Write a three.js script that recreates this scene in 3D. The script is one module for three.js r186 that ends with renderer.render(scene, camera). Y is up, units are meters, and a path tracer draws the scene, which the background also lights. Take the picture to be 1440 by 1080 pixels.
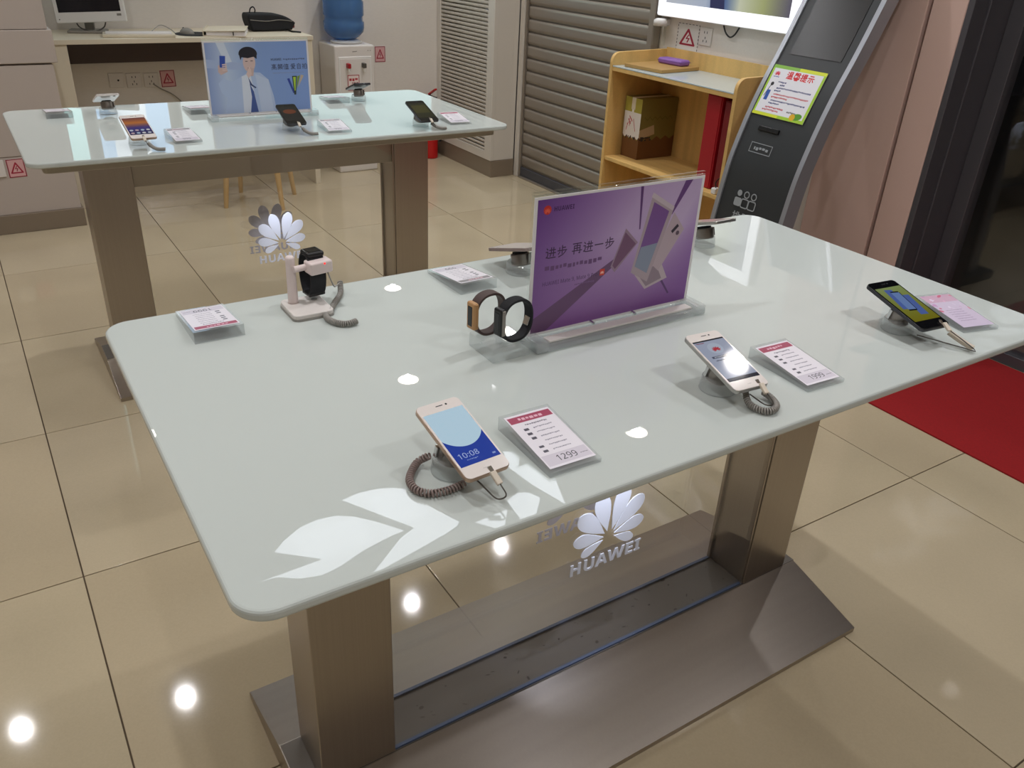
import * as THREE from 'three';
import { RoundedBoxGeometry } from 'three/addons/geometries/RoundedBoxGeometry.js';
import { TextGeometry } from 'three/addons/geometries/TextGeometry.js';
import { FontLoader } from 'three/addons/loaders/FontLoader.js';
import { RectAreaLightUniformsLib } from 'three/addons/lights/RectAreaLightUniformsLib.js';
import { mergeGeometries, toCreasedNormals } from 'three/addons/utils/BufferGeometryUtils.js';

// ---------------------------------------------------------------- camera, exposure, night outside
const scene = new THREE.Scene();
scene.background = new THREE.Color(0x020304);
const camera = new THREE.PerspectiveCamera(49.74, 1440 / 1080, 0.05, 60);
camera.position.set(-0.0028, 1.531, 4.3737);
camera.rotation.set(-0.497256, -0.590194, 0.051977, 'YXZ');
camera.updateMatrixWorld();
const renderer = new THREE.WebGLRenderer({ antialias: true });
renderer.toneMapping = THREE.LinearToneMapping;
renderer.toneMappingExposure = 0.68;
renderer.shadowMap.enabled = true;
RectAreaLightUniformsLib.init();

const CEILING = 2.6, TABLE = 0.887;
// ceiling downlights: places read from their mirror images in the table tops and the floor, the rest go on in the same rows
const DOWNLIGHTS = [[1.89, 0.44], [2.42, -0.9], [2.72, 1.55], [2.75, 0.23], [0.36, 0.49], [-0.49, 0.26], [2.63, 2.84], [1.6, 3.0], [0.2, 2.9], [-1.1, 2.6], [1.6, 4.4], [0.1, 4.6], [-1.3, 4.5], [2.8, 4.5], [-1.5, 1.2]];
const DOWNLIGHT_CD = 4.2, PETAL_GLOW = 7.0, EMBLEM_CD = 1.3, LIGHTBOX_GLOW = [1.7, 1.6, 1.0];

// ---------------------------------------------------------------- helpers
let seed = 7;
const rnd = () => { seed = (seed * 1664525 + 1013904223) >>> 0; return seed / 4294967296; };
const taken = new Map();
function numbered(name) {
  const n = taken.get(name) || 0; taken.set(name, n + 1);
  return n ? name + '_' + String(n).padStart(3, '0') : name;
}
function tag(o, label, category, group) { o.userData.label = label; o.userData.category = category; if (group) o.userData.group = group; return o; }
function thing(name, label, category, [x, y, z] = [0, 0, 0], turn = 0, group) {
  const o = new THREE.Group(); o.name = numbered(name); scene.add(o);
  o.position.set(x, y, z); o.rotation.y = turn; return tag(o, label, category, group);
}
function struct(name, geo, mat, parent) {
  const o = new THREE.Mesh(geo, mat); o.name = parent ? name : numbered(name); (parent || scene).add(o);
  o.castShadow = o.receiveShadow = true; if (!parent) o.userData.kind = 'structure'; return o;
}
function structGroup(name) { const o = new THREE.Group(); o.name = numbered(name); scene.add(o); o.userData.kind = 'structure'; return o; }
function part(parent, name, geo, mat, pos, rot) {
  const o = new THREE.Mesh(geo, mat); o.name = name; parent.add(o); o.castShadow = o.receiveShadow = true;
  if (pos) o.position.set(...pos); if (rot) o.rotation.set(...rot); return o;
}
function single(name, label, category, geo, mat, pos, rot, group) {
  const o = part(scene, numbered(name), geo, mat, pos, rot); return tag(o, label, category, group);
}
const box = (w, h, d) => new THREE.BoxGeometry(w, h, d);
const rbox = (w, h, d, r = 0.004, s = 2) => new RoundedBoxGeometry(w, h, d, s, Math.min(r, w / 2.01, h / 2.01, d / 2.01));
const boxAt = (x0, x1, y0, y1, z0, z1) => box(x1 - x0, y1 - y0, z1 - z0).translate((x0 + x1) / 2, (y0 + y1) / 2, (z0 + z1) / 2);
const rboxAt = (x0, x1, y0, y1, z0, z1, r) => rbox(x1 - x0, y1 - y0, z1 - z0, r).translate((x0 + x1) / 2, (y0 + y1) / 2, (z0 + z1) / 2);
const cyl = (r0, r1, h, n = 28) => new THREE.CylinderGeometry(r0, r1, h, n);
const lathe = (pts, n = 36) => new THREE.LatheGeometry(pts.map(([x, y]) => new THREE.Vector2(x, y)), n);
const V = (a) => new THREE.Vector3(...a);
const tube = (pts, r, n = 40, k = 6) => new THREE.TubeGeometry(new THREE.CatmullRomCurve3(pts.map(V)), n, r, k, false);
function roundRect(w, h, r, hole) {
  const s = new THREE.Shape(), x = -w / 2, y = -h / 2;
  s.moveTo(x + r, y); s.lineTo(x + w - r, y); s.absarc(x + w - r, y + r, r, -Math.PI / 2, 0); s.lineTo(x + w, y + h - r); s.absarc(x + w - r, y + h - r, r, 0, Math.PI / 2);
  s.lineTo(x + r, y + h); s.absarc(x + r, y + h - r, r, Math.PI / 2, Math.PI); s.lineTo(x, y + r); s.absarc(x + r, y + r, r, Math.PI, Math.PI * 1.5);
  if (hole) s.holes.push(hole);
  return s;
}
function polyShape(pts) { const s = new THREE.Shape(); pts.forEach(([x, y], i) => (i ? s.lineTo(x, y) : s.moveTo(x, y))); s.closePath(); return s; }
const extrude = (shape, depth, bevel = 0, seg = 12) => new THREE.ExtrudeGeometry(shape, { depth, bevelEnabled: bevel > 0, bevelThickness: bevel, bevelSize: bevel, bevelOffset: -bevel, bevelSegments: 3, curveSegments: seg });
// a plate lying flat: shape drawn in x / -z, thickness upwards from 0
const flatPlate = (w, l, r, t, bevel) => extrude(roundRect(w, l, r), t - 2 * (bevel || 0), bevel || 0, 10).translate(0, 0, bevel || 0).rotateX(-Math.PI / 2);
// a coil of thin tube wound round a path
function coil(pts, radius, wire, turns, perTurn = 10) {
  const path = new THREE.CatmullRomCurve3(pts.map(V)), n = turns * perTurn, f = path.computeFrenetFrames(n), out = [];
  for (let i = 0; i <= n; i++) {
    const c = path.getPointAt(i / n), a = (i / perTurn) * Math.PI * 2;
    out.push(c.addScaledVector(f.normals[i], Math.cos(a) * radius).addScaledVector(f.binormals[i], Math.sin(a) * radius));
  }
  return new THREE.TubeGeometry(new THREE.CatmullRomCurve3(out), n, wire, 5, false);
}
function tex(w, h, draw) {
  const c = document.createElement('canvas'); c.width = w; c.height = h; draw(c.getContext('2d'), w, h);
  const t = new THREE.CanvasTexture(c); t.colorSpace = THREE.SRGBColorSpace; t.magFilter = THREE.LinearFilter; return t;
}
function noiseTex(size, lo, hi, sx, sy, rep) {           // soft value noise, for grain and streaks
  const gx = Math.max(2, Math.round(size / sx)), gy = Math.max(2, Math.round(size / sy)), g = Array.from({ length: gx * gy }, rnd), d = new Uint8Array(size * size * 4);
  for (let y = 0; y < size; y++) for (let x = 0; x < size; x++) {
    const u = (x / size) * gx, v = (y / size) * gy, i = u | 0, j = v | 0, a = u - i, b = v - j, G = (p, q) => g[(p % gx) + (q % gy) * gx];
    const n = (G(i, j) * (1 - a) + G(i + 1, j) * a) * (1 - b) + (G(i, j + 1) * (1 - a) + G(i + 1, j + 1) * a) * b, k = (lo + (hi - lo) * (0.7 * n + 0.3 * rnd())) * 255, o = (y * size + x) * 4;
    d[o] = d[o + 1] = d[o + 2] = k; d[o + 3] = 255;
  }
  const t = new THREE.DataTexture(d, size, size); t.wrapS = t.wrapT = THREE.RepeatWrapping; t.magFilter = THREE.LinearFilter; t.colorSpace = THREE.SRGBColorSpace; if (rep) t.repeat.set(...rep); t.needsUpdate = true; return t;
}
function stainTex() {   // dull steel with dried drips and specks of dirt
  const t = tex(1024, 128, (g, w, h) => { g.fillStyle = '#dcdad6'; g.fillRect(0, 0, w, h); for (let i = 0; i < 70; i++) { g.fillStyle = ['#8c8781', '#a8a39c', '#6f6a64'][i % 3]; g.beginPath(); g.ellipse(rnd() * w, rnd() * h, 1 + 5 * rnd() ** 3, 1 + 4 * rnd() ** 3, rnd() * 3, 0, 7); g.fill(); } });
  t.wrapS = t.wrapT = THREE.RepeatWrapping; return t;
}
const std = (color, roughness = 0.6, extra = {}) => new THREE.MeshPhysicalMaterial({ color, roughness, ...extra });

// ---------------------------------------------------------------- materials
const M = {
  wall: std(0xe8e1d8, 0.75, { map: noiseTex(256, 0.95, 1, 40, 40, [2, 2]) }),
  ceiling: std(0xdedbd4, 0.9), grout: std(0x5a4b38, 0.8), baseboard: std(0x857766, 0.35),
  table: std(0xc9d0cb, 0.008, { ior: 1.52 }), tableEdge: std(0xd9dad2, 0.12),
  steel: std(0xb0a79d, 0.33, { metalness: 1, map: noiseTex(256, 0.965, 1, 3, 128), anisotropy: 0.35 }),
  frame: std(0xb3aa9c, 0.4), pane: std(0xffffff, 0.01, { transmission: 1, thickness: 0, ior: 1.5 }),
  acrylic: std(0xffffff, 0.03, { transmission: 1, thickness: 0.02, ior: 1.49 }), acrylicSheet: std(0xfbfdfc, 0.03, { transmission: 1, thickness: 0, ior: 1.49 }),
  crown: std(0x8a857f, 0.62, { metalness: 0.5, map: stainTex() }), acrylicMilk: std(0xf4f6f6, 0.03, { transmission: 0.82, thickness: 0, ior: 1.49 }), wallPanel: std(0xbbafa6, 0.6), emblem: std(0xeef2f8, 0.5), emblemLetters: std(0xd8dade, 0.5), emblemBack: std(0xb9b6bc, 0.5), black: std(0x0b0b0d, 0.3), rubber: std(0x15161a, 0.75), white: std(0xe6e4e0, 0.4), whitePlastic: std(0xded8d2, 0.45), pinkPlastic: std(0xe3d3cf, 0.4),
  phoneWhite: std(0xe8e0da, 0.08), phoneGold: std(0xb59a86, 0.3, { metalness: 0.9 }), phoneSilver: std(0xb4b2ae, 0.3, { metalness: 0.9 }), phoneBlack: std(0x0c0d10, 0.06), phoneGrey: std(0x4a4a4d, 0.3, { metalness: 0.9 }),
  standMetal: std(0x8d8680, 0.28, { metalness: 0.9 }), coilBrown: std(0x8d7c76, 0.5), coilGrey: std(0x9a968f, 0.5), plug: std(0xd9cdbb, 0.4), wire: std(0x555049, 0.5), chrome: std(0xd4d4d4, 0.12, { metalness: 1 }),
  wood: std(0xe6bd74, 0.5, { map: noiseTex(256, 0.88, 1, 6, 120) }), woodDark: std(0xb08b50, 0.55), stool: std(0xc9a56c, 0.55),
  shutter: std(0x9b9287, 0.36, { metalness: 0.55 }), shutterRail: std(0x47474c, 0.5), vent: std(0xd3ccc1, 0.55),
  pink: std(0xd3b5a9, 0.4), jamb: std(0x5c5b60, 0.4, { metalness: 0.4 }), carpet: std(0xa50f14, 0.95, { sheen: 0.3, sheenColor: new THREE.Color(0x701010), map: noiseTex(256, 0.8, 1, 3, 3, [6, 12]) }),
  kioskDark: std(0x2d3032, 0.42), kioskSilver: std(0xa6a9b0, 0.38, { metalness: 0.6 }), kioskScreen: std(0x1c1b1b, 0.3),
  red: std(0xa91524, 0.4), redDark: std(0x781019, 0.5), extinguisher: std(0xc01a1c, 0.25), water: std(0x6fa0d6, 0.08, { transmission: 0.55, thickness: 0.25, attenuationColor: new THREE.Color(0x5a95d8), attenuationDistance: 0.5, ior: 1.34 }),
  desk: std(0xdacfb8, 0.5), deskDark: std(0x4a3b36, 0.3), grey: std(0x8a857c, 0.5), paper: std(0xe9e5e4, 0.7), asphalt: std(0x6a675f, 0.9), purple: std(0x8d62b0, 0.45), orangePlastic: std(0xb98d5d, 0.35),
};
const screenMat = (t, glow, rough = 0.05) => new THREE.MeshPhysicalMaterial({ color: 0x050505, roughness: rough, emissive: 0xffffff, emissiveMap: t, emissiveIntensity: glow });
const film = (t) => { t.colorSpace = THREE.NoColorSpace; return new THREE.MeshPhysicalMaterial({ color: 0x969b9e, roughness: 0.45, alphaMap: t, transparent: true }); };
const printMat = (t, rough = 0.4) => new THREE.MeshPhysicalMaterial({ map: t, roughness: rough });

// ---------------------------------------------------------------- lettering
const bold = await new FontLoader().loadAsync('fonts/droid/droid_sans_bold.typeface.json');
const GLYPH = {   // brush strokes on a 100 x 100 field
  一: '10,50 90,50', 进: '38,30 92,30|34,55 95,55|55,12 55,55 45,78|76,12 76,80|12,15 22,25|6,42 22,42 22,72 10,88|10,84 30,92 95,92',
  步: '50,8 50,45|50,25 80,25|25,22 25,45|8,46 92,46|50,50 50,72|28,58 15,74|85,55 60,80 20,96', 再: '10,12 90,12|22,30 22,95|22,30 78,30 78,92 70,90|50,12 50,70|22,50 78,50|5,70 95,70',
  温: '10,15 20,25|5,40 16,48|8,92 22,65|38,10 80,10 80,45 38,45 38,10|38,28 80,28|35,58 85,58 85,90|35,58 35,90|51,58 51,90|68,58 68,90|26,92 96,92',
  馨: '12,12 48,12|30,4 30,24|15,24 46,24|15,32 46,32 46,42|15,32 10,55|60,8 58,24|60,8 82,8 82,22 90,22|58,30 84,30 60,55|62,34 92,55|8,70 92,70|50,58 50,78|46,72 15,82|54,72 88,82|30,82 72,82 72,98 30,98 30,82|30,90 72,90',
  提: '5,28 32,28|20,8 20,90 10,86|5,62 34,50|45,10 85,10 85,40 45,40 45,10|45,25 85,25|38,50 95,50|66,50 66,92|66,70 88,70|48,60 46,78 36,94|42,78 60,92 96,94',
  示: '25,15 75,15|8,42 92,42|50,42 50,92 40,88|28,58 14,82|72,58 88,82', 高: '50,3 50,14|8,16 92,16|30,26 70,26 70,42 30,42 30,26|14,54 14,96|14,54 86,54 86,94 78,92|35,66 65,66 65,84 35,84 35,66',
  颜: '28,5 32,12|10,16 50,16|20,22 24,32|42,22 36,32|10,36 52,36|14,36 14,70 6,92|48,44 24,58|50,56 24,74|52,68 22,94|58,12 96,12|76,12 72,26|62,28 62,72|62,28 92,28 92,72|77,36 77,66 58,94|80,76 96,92',
  值: '24,8 6,48|17,35 17,94|34,18 92,18|62,6 60,30|44,30 84,30 84,82 44,82 44,30|44,48 84,48|44,65 84,65|32,92 98,92',
  爱: '80,6 22,14|24,20 30,30|48,18 52,28|76,16 68,30|12,36 12,48|12,36 90,36 84,48|26,52 76,52|44,44 36,64 12,94|40,66 74,66 50,84 28,96|44,72 66,88 92,96',
  自: '50,4 42,16|22,18 22,94|22,18 78,18 78,94|22,42 78,42|22,66 78,66|22,92 78,92', 拍: '5,28 34,28|20,8 20,90 10,86|5,62 36,50|66,6 58,20|46,22 46,92|46,22 88,22 88,92|46,54 88,54|46,90 88,90',
  排: '5,28 30,28|18,8 18,90 8,86|5,62 32,50|52,8 52,95|36,26 52,26|36,46 52,46|34,68 52,68|70,8 70,95|70,26 92,26|70,46 92,46|70,68 94,68', 队: '12,10 12,95|12,10 38,10 26,38 38,55 28,68 16,66|68,8 62,50 36,94|64,48 94,94',
};
function han(g, text, x, y, size, color, weight = 0.09) {
  g.strokeStyle = color; g.lineWidth = size * weight; g.lineCap = 'round'; g.lineJoin = 'round';
  for (const ch of text) {
    if (GLYPH[ch]) for (const s of GLYPH[ch].split('|')) { g.beginPath(); s.split(' ').forEach((p, i) => { const [a, b] = p.split(',').map(Number); g[i ? 'lineTo' : 'moveTo'](x + (a * size) / 100, y + (b * size) / 100); }); g.stroke(); }
    x += size * (GLYPH[ch] ? 1.08 : 0.5);
  }
}
function tinyText(g, x, y, w, h, color) {   // lines too small to read in the photograph
  g.fillStyle = color; let u = x;
  while (u < x + w) { const k = h * (0.5 + rnd() * 0.6); g.fillRect(u, y + rnd() * h * 0.25, k, h * (0.55 + rnd() * 0.4)); u += k + h * 0.28; }
}
function petals2d(g, x, y, s, color) {
  g.fillStyle = color;
  for (const k of [-1, 1]) for (const [a, L, w] of [[12, 1, 0.3], [37, 0.98, 0.3], [62, 0.86, 0.26], [87, 0.62, 0.18]]) {
    const t = (k * a * Math.PI) / 180; g.save(); g.translate(x, y); g.rotate(t); g.beginPath(); g.moveTo(0, -s * 0.12); g.quadraticCurveTo(-w * s * 0.8, -L * s * 0.75, 0, -L * s); g.quadraticCurveTo(w * s * 0.8, -L * s * 0.75, 0, -s * 0.12); g.fill(); g.restore();
  }
}
// one petal of the flower emblem: pointed foot at the origin, broad round tip, pointing up
function petalShape(L, w) {
  const s = new THREE.Shape(); s.moveTo(0, 0); s.bezierCurveTo(-w * 0.2, L * 0.22, -w * 0.5, L * 0.45, -w * 0.52, L * 0.7); s.bezierCurveTo(-w * 0.5, L * 0.88, -w * 0.26, L * 0.98, 0, L);
  s.bezierCurveTo(w * 0.26, L * 0.98, w * 0.5, L * 0.88, w * 0.52, L * 0.7); s.bezierCurveTo(w * 0.5, L * 0.45, w * 0.2, L * 0.22, 0, 0); return s;
}
const PETALS = [[15.5, 0.108, 0.04, 0.006, 0.012], [47, 0.1, 0.041, 0.012, 0.008], [81, 0.081, 0.033, 0.014, 0.0], [114, 0.06, 0.023, 0.015, -0.008]];   // lean, length, width, foot

// ---------------------------------------------------------------- setting: floor, walls, ceiling
const T = 0.8, floor = structGroup('floor');
struct('grout', boxAt(-3.2, 3.62, -0.12, -0.004, -1.6, 6.4), M.grout, floor);
{
  const mats = [0, 1, 2].map((k) => std([0xc5b698, 0xc3b395, 0xc7b89b][k], 0.06, { ior: 1.5, map: noiseTex(256, 0.93, 1, 50, 50) }));
  for (let i = -4; i <= 4; i++) for (let j = -2; j < 8; j++) {
    const x0 = i * T, x1 = Math.min(3.6, x0 + T); if (x0 > 3.3) continue;
    part(floor, 'tile', rbox(x1 - x0 - 0.0034, 0.012, T - 0.0034, 0.0012, 1), mats[(i * 7 + j * 5 + 40) % 3], [(x0 + x1) / 2, -0.006, j * T + T / 2]);
  }
}
struct('ceiling', boxAt(-3.3, 3.75, CEILING, CEILING + 0.12, -1.6, 6.5), M.ceiling);
struct('wall_back', boxAt(-3.3, 3.75, 0, CEILING, -1.6, -1.45), M.wall);
struct('wall_front', boxAt(-3.3, 3.75, 0, CEILING, 6.35, 6.5), M.wall);
struct('wall_left', boxAt(-3.35, -3.2, 0, CEILING, -1.6, 6.5), M.wall);
{ // projecting wall block with a panelled front, next to the desk
  const w = structGroup('wall_side');
  struct('core', boxAt(-3.2, 0.425, 0.1, CEILING, -1.45, -0.66), M.wallPanel, w);
  struct('panel', rboxAt(-3.2, 0.445, 0.1, 0.398, -0.67, -0.64, 0.003), M.wallPanel, w);
  struct('panel', rboxAt(-3.2, 0.45, 0.4, 0.842, -0.67, -0.637, 0.003), M.wallPanel, w);
  struct('panel', rboxAt(-3.2, 0.473, 0.85, 1.005, -0.9, -0.63, 0.004), M.wallPanel, w);
  struct('panel', rboxAt(-3.2, 0.456, 1.007, CEILING, -0.9, -0.642, 0.003), M.wallPanel, w);
  struct('panel', rboxAt(0.42, 0.447, 0.1, 0.845, -1.45, -0.665, 0.003), M.wallPanel, w);
  struct('baseboard_side', rboxAt(-3.2, 0.455, 0, 0.1, -1.45, -0.63, 0.003), M.baseboard);
}
struct('baseboard_back', boxAt(0.456, 3.07, 0, 0.1, -1.45, -1.435), M.baseboard);
struct('wall_right', boxAt(3.34, 3.72, 0, CEILING, -1.45, 1.86), M.wall);
{ // pinkish cladding panels up to the glazing, with an open joint
  const w = structGroup('wall_panel');
  struct('backing', boxAt(3.5, 3.7, 0, CEILING, 1.86, 2.39), M.pink, w);
  struct('return', boxAt(3.36, 3.5, 0, CEILING, 1.866, 2.228, 0), M.pink, w); struct('return', boxAt(3.36, 3.5, 0, CEILING, 2.256, 2.385), M.pink, w);
  struct('panel', rboxAt(3.31, 3.36, 0, CEILING, 1.865, 2.232, 0.004), M.pink, w);
  struct('panel', rboxAt(3.305, 3.36, 0, CEILING, 2.252, 2.398, 0.006), M.pink, w);
  struct('trim_1', rboxAt(3.305, 3.40, 0, CEILING, 2.399, 2.425, 0.003), M.jamb);
  struct('trim_2', rboxAt(3.402, 3.62, 0, CEILING, 2.39, 2.432, 0.003), M.jamb);
}
{ // glazed shop front with the night behind it
  const w = structGroup('window_1');
  struct('pane', boxAt(3.575, 3.587, 0.05, CEILING, 2.5, 4.2), M.pane, w);
  struct('pane', boxAt(3.575, 3.587, 0.05, CEILING, 4.26, 6.35), M.pane, w);
  struct('frame', rboxAt(3.55, 3.62, 0, CEILING, 2.432, 2.5, 0.003), M.jamb, w);
  struct('frame', rboxAt(3.55, 3.62, 0.05, CEILING, 4.2, 4.26, 0.003), M.jamb, w);
  struct('sill', rboxAt(3.545, 3.625, 0, 0.05, 2.5, 6.35, 0.003), M.jamb, w);
  struct('ground', boxAt(3.63, 14, -0.2, -0.02, -1.6, 12), M.asphalt);
}

// ---------------------------------------------------------------- lamps
{
  const trim = lathe([[0.062, 0], [0.075, 0], [0.077, 0.004], [0.075, 0.006], [0.062, 0.006], [0.058, 0.05]]).translate(0, -0.006, 0), bowl = lathe([[0.061, 0.0], [0.05, 0.012]]), lens = cyl(0.058, 0.058, 0.004);
  const lensMat = std(0xfff1dc, 0.5, { emissive: 0xfff6ea, emissiveIntensity: 24 }), refl = std(0xe9e4da, 0.25, { metalness: 0.8 });
  DOWNLIGHTS.forEach(([x, z]) => {
    const d = thing('ceiling_downlight', 'small round recessed ceiling downlight with a white rim', 'ceiling light', [x, CEILING, z], 0, 'recessed downlights in the shop ceiling');
    part(d, 'rim', trim, M.white); part(d, 'reflector', bowl, refl, [0, -0.006, 0]); part(d, 'lens', lens, lensMat, [0, -0.004, 0]);
    const s = new THREE.SpotLight(0xf6f6fb, DOWNLIGHT_CD, 0, 1.35, 0.85, 2); s.name = 'downlight_beam'; s.position.set(0, -0.012, 0); s.target.position.set(0, -2, 0);
    s.castShadow = true; s.shadow.radius = 1.2; d.add(s, s.target);
  });
  // the flower emblem as a glowing ceiling fitting; its mirror image lies on the near table and, by way of the shop window, on the floor
  const e = thing('emblem_light', 'large glowing white petal panels of a ceiling light above the display tables', 'ceiling light', [0, CEILING - 0.06, 0]);
  const glow = std(0xf4f8ff, 0.6, { emissive: 0xeef5ff, emissiveIntensity: PETAL_GLOW });
  const outlines = [
    [[0.692, 1.634], [0.748, 1.583], [0.838, 1.529], [0.927, 1.513], [1.006, 1.528], [1.073, 1.573], [1.145, 1.656], [1.22, 1.766], [1.135, 1.774], [1.017, 1.801], [0.897, 1.846], [0.813, 1.861], [0.727, 1.837], [0.651, 1.784], [0.583, 1.78], [0.848, 1.771]],
    [[1.071, 1.433], [1.161, 1.418], [1.248, 1.43], [1.316, 1.459], [1.366, 1.501], [1.403, 1.592], [1.441, 1.7], [1.462, 1.768], [1.499, 1.776], [1.441, 1.848], [1.371, 1.872], [1.158, 1.92], [0.98, 1.96], [1.186, 1.803], [1.268, 1.77]],
    [[1.509, 1.85], [1.577, 1.795], [1.617, 1.788], [1.636, 1.827], [1.676, 1.782], [1.69, 1.86], [1.6, 1.98]], [[1.727, 1.8], [1.802, 1.772], [1.851, 1.795], [1.876, 1.853], [1.79, 1.95], [1.7, 2.0]],
    [[1.93, 1.44], [2.02, 1.5], [2.06, 1.6], [2.03, 1.75], [1.95, 1.95], [1.9, 1.75], [1.88, 1.58]],
  ];
  for (const o of outlines) { const p = part(e, 'petal', extrude(polyShape(o), 0.03, 0, 4).rotateX(Math.PI / 2), M.white, [0, 0.03, 0]); part(p, 'glow_face', new THREE.ShapeGeometry(polyShape(o)).rotateX(Math.PI / 2), glow, [0, -0.031, 0]); }
  part(e, 'mount', boxAt(0.7, 2.0, 0.0, 0.05, 1.86, 1.9), M.white, [0, 0.006, 0]);
  for (const [x, z, w, h] of [[0.93, 1.68, 0.3, 0.2], [1.27, 1.6, 0.2, 0.24]]) { const r = new THREE.RectAreaLight(0xeef5ff, PETAL_GLOW * 0.1, w, h); r.name = 'petal_light'; r.position.set(x, -0.006, z); r.rotation.x = -Math.PI / 2; e.add(r); }
  // lit picture boxes high on the wall behind the desk, mirrored by the far table top
  const art = [tex(256, 192, (g, w, h) => { g.fillStyle = '#dff3f2'; g.fillRect(0, 0, w, h); g.fillStyle = '#9ed4d2'; g.fillRect(w * 0.82, 0, w * 0.18, h); }),
    tex(256, 192, (g, w, h) => { g.fillStyle = '#9cc6ee'; g.fillRect(0, 0, w, h); g.fillStyle = '#eef6fb'; g.fillRect(w * 0.18, h * 0.2, w * 0.5, h * 0.8); }),
    tex(256, 192, (g, w, h) => { g.fillStyle = '#e4eeee'; g.fillRect(0, 0, w, h); g.fillStyle = '#b9e3e4'; g.fillRect(w * 0.3, 0, w * 0.7, h); })];
  [[-0.35, 0.62, 0], [0.7, 1.12, 1], [1.2, 3.0, 2]].forEach(([x0, x1, k]) => {
    const w = x1 - x0, b = thing('light_box', ['pale teal glowing picture box on the wall above the desk end', 'blue glowing picture box on the wall above the computer', 'wide pale glowing picture box on the wall above the water dispenser'][k], 'light box', [(x0 + x1) / 2, 1.72, -1.45]);
    part(b, 'housing', rbox(w + 0.03, 0.93, 0.05, 0.006), M.white, [0, 0, 0.025]);
    part(b, 'picture', new THREE.PlaneGeometry(w, 0.9), screenMat(art[k], LIGHTBOX_GLOW[k], 0.4), [0, 0, 0.0515]);
    const r = new THREE.RectAreaLight([0xe0f4f2, 0xd4e6f6, 0xe0f2f2][k], LIGHTBOX_GLOW[k] * 0.5, w, 0.9); r.name = 'box_light'; r.position.set(0, 0, 0.056); r.rotation.y = Math.PI; b.add(r);
  });
}

// ---------------------------------------------------------------- the two display tables
const emblemLetters = (() => { const g = new TextGeometry('HUAWEI', { font: bold, size: 0.0305, depth: 0.002, curveSegments: 6 }); g.computeBoundingBox(); const b = g.boundingBox; g.translate(-(b.max.x + b.min.x) / 2, 0, 0); g.scale(0.19 / (b.max.x - b.min.x), 1, 1); return g; })();
function emblem(panel, x, y, z, back) {
  const side = back ? -1 : 1;
  for (const k of [-1, 1]) for (const [a, L, w, ox, oy] of PETALS) {
    const t = (-k * a * Math.PI) / 180, geo = extrude(petalShape(L, w), 0.0016, 0, 8).rotateZ(t).translate(k * ox, oy, 0); if (back) geo.rotateY(Math.PI);
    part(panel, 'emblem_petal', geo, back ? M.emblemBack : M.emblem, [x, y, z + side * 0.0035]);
  }
  const l = emblemLetters.clone(); if (back) l.rotateY(Math.PI);
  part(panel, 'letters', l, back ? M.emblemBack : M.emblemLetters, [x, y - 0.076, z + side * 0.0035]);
}
function displayTable(label, x, z) {
  const t = thing('display_table', label, 'table', [x, 0, z], 0);
  // top: back-painted glass, rounded corners
  const top = part(t, 'table_top', flatPlate(1.645, 0.838, 0.045, 0.016, 0.005), M.table, [0, TABLE - 0.016, 0]);
  part(top, 'top_frame', flatPlate(1.56, 0.75, 0.02, 0.026, 0.002), M.frame, [0, -0.0262, 0]);
  const w = 0.153, d = 0.129, h0 = 0.0748, h1 = TABLE - 0.042;
  for (const s of [-1, 1]) part(t, 'column', rbox(w, h1 - h0, d, 0.0025, 1), M.steel, [s * 0.571, (h0 + h1) / 2, 0]);
  // foot: low ridge with a flat crown and two long slopes
  const prof = polyShape([[-0.281, 0], [0.281, 0], [0.281, 0.014], [0.066, 0.0735], [-0.066, 0.0735], [-0.281, 0.014]]);
  part(t, 'foot', extrude(prof, 1.38 - 0.004, 0.002, 1).translate(0, 0, -0.69).rotateY(Math.PI / 2), M.steel);
  part(t, 'crown_strip', box(1.378, 0.0012, 0.128), M.crown, [0, 0.0741, 0]);
  // two clear panels between the columns, a beam above
  for (const s of [-1, 1]) {
    const p = part(t, 'glass_panel', box(0.988, h1 - 0.0745, 0.005), M.pane, [0, (h1 + 0.0745) / 2, s * 0.058]);
    emblem(p, 0.007, 0.427 - (h1 + 0.0745) / 2, 0, s < 0);
    part(p, 'edge_strip', box(0.988, 0.005, 0.007), std(0x4a5a78, 0.4), [0, -(h1 - 0.0745) / 2 + 0.0026, 0]);
    part(p, 'edge_strip', box(0.006, h1 - 0.08, 0.008), M.steel, [0.49, 0, 0]);
  }
  // small lamp under the top that shines down onto the emblem on the clear panel
  const lamp = part(t, 'emblem_lamp', rbox(0.16, 0.014, 0.03, 0.002), M.white, [0.007, h1 - 0.008, 0.178]);
  part(lamp, 'lamp_lens', box(0.14, 0.002, 0.02), std(0xffffff, 0.5, { emissive: 0xe6ecff, emissiveIntensity: 3 }), [0, -0.0082, 0]);
  const spot = new THREE.SpotLight(0xdfe7ff, EMBLEM_CD, 0, 0.36, 0.85, 2); spot.name = 'emblem_beam'; spot.position.set(0.007, h1 - 0.022, 0.178); spot.target.position.set(0.007, 0.46, 0.058); spot.castShadow = true; spot.shadow.radius = 0.5; t.add(spot, spot.target);
  part(t, 'beam', rbox(0.986, 0.15, 0.1, 0.002, 1), M.frame, [0, h1 - 0.076, 0]);
  return t;
}
displayTable('white glass display table on steel columns carrying the purple poster', 0.947, 3.279);
displayTable('white glass display table on steel columns carrying the blue poster of a person', 0.945, 1.215);

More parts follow.
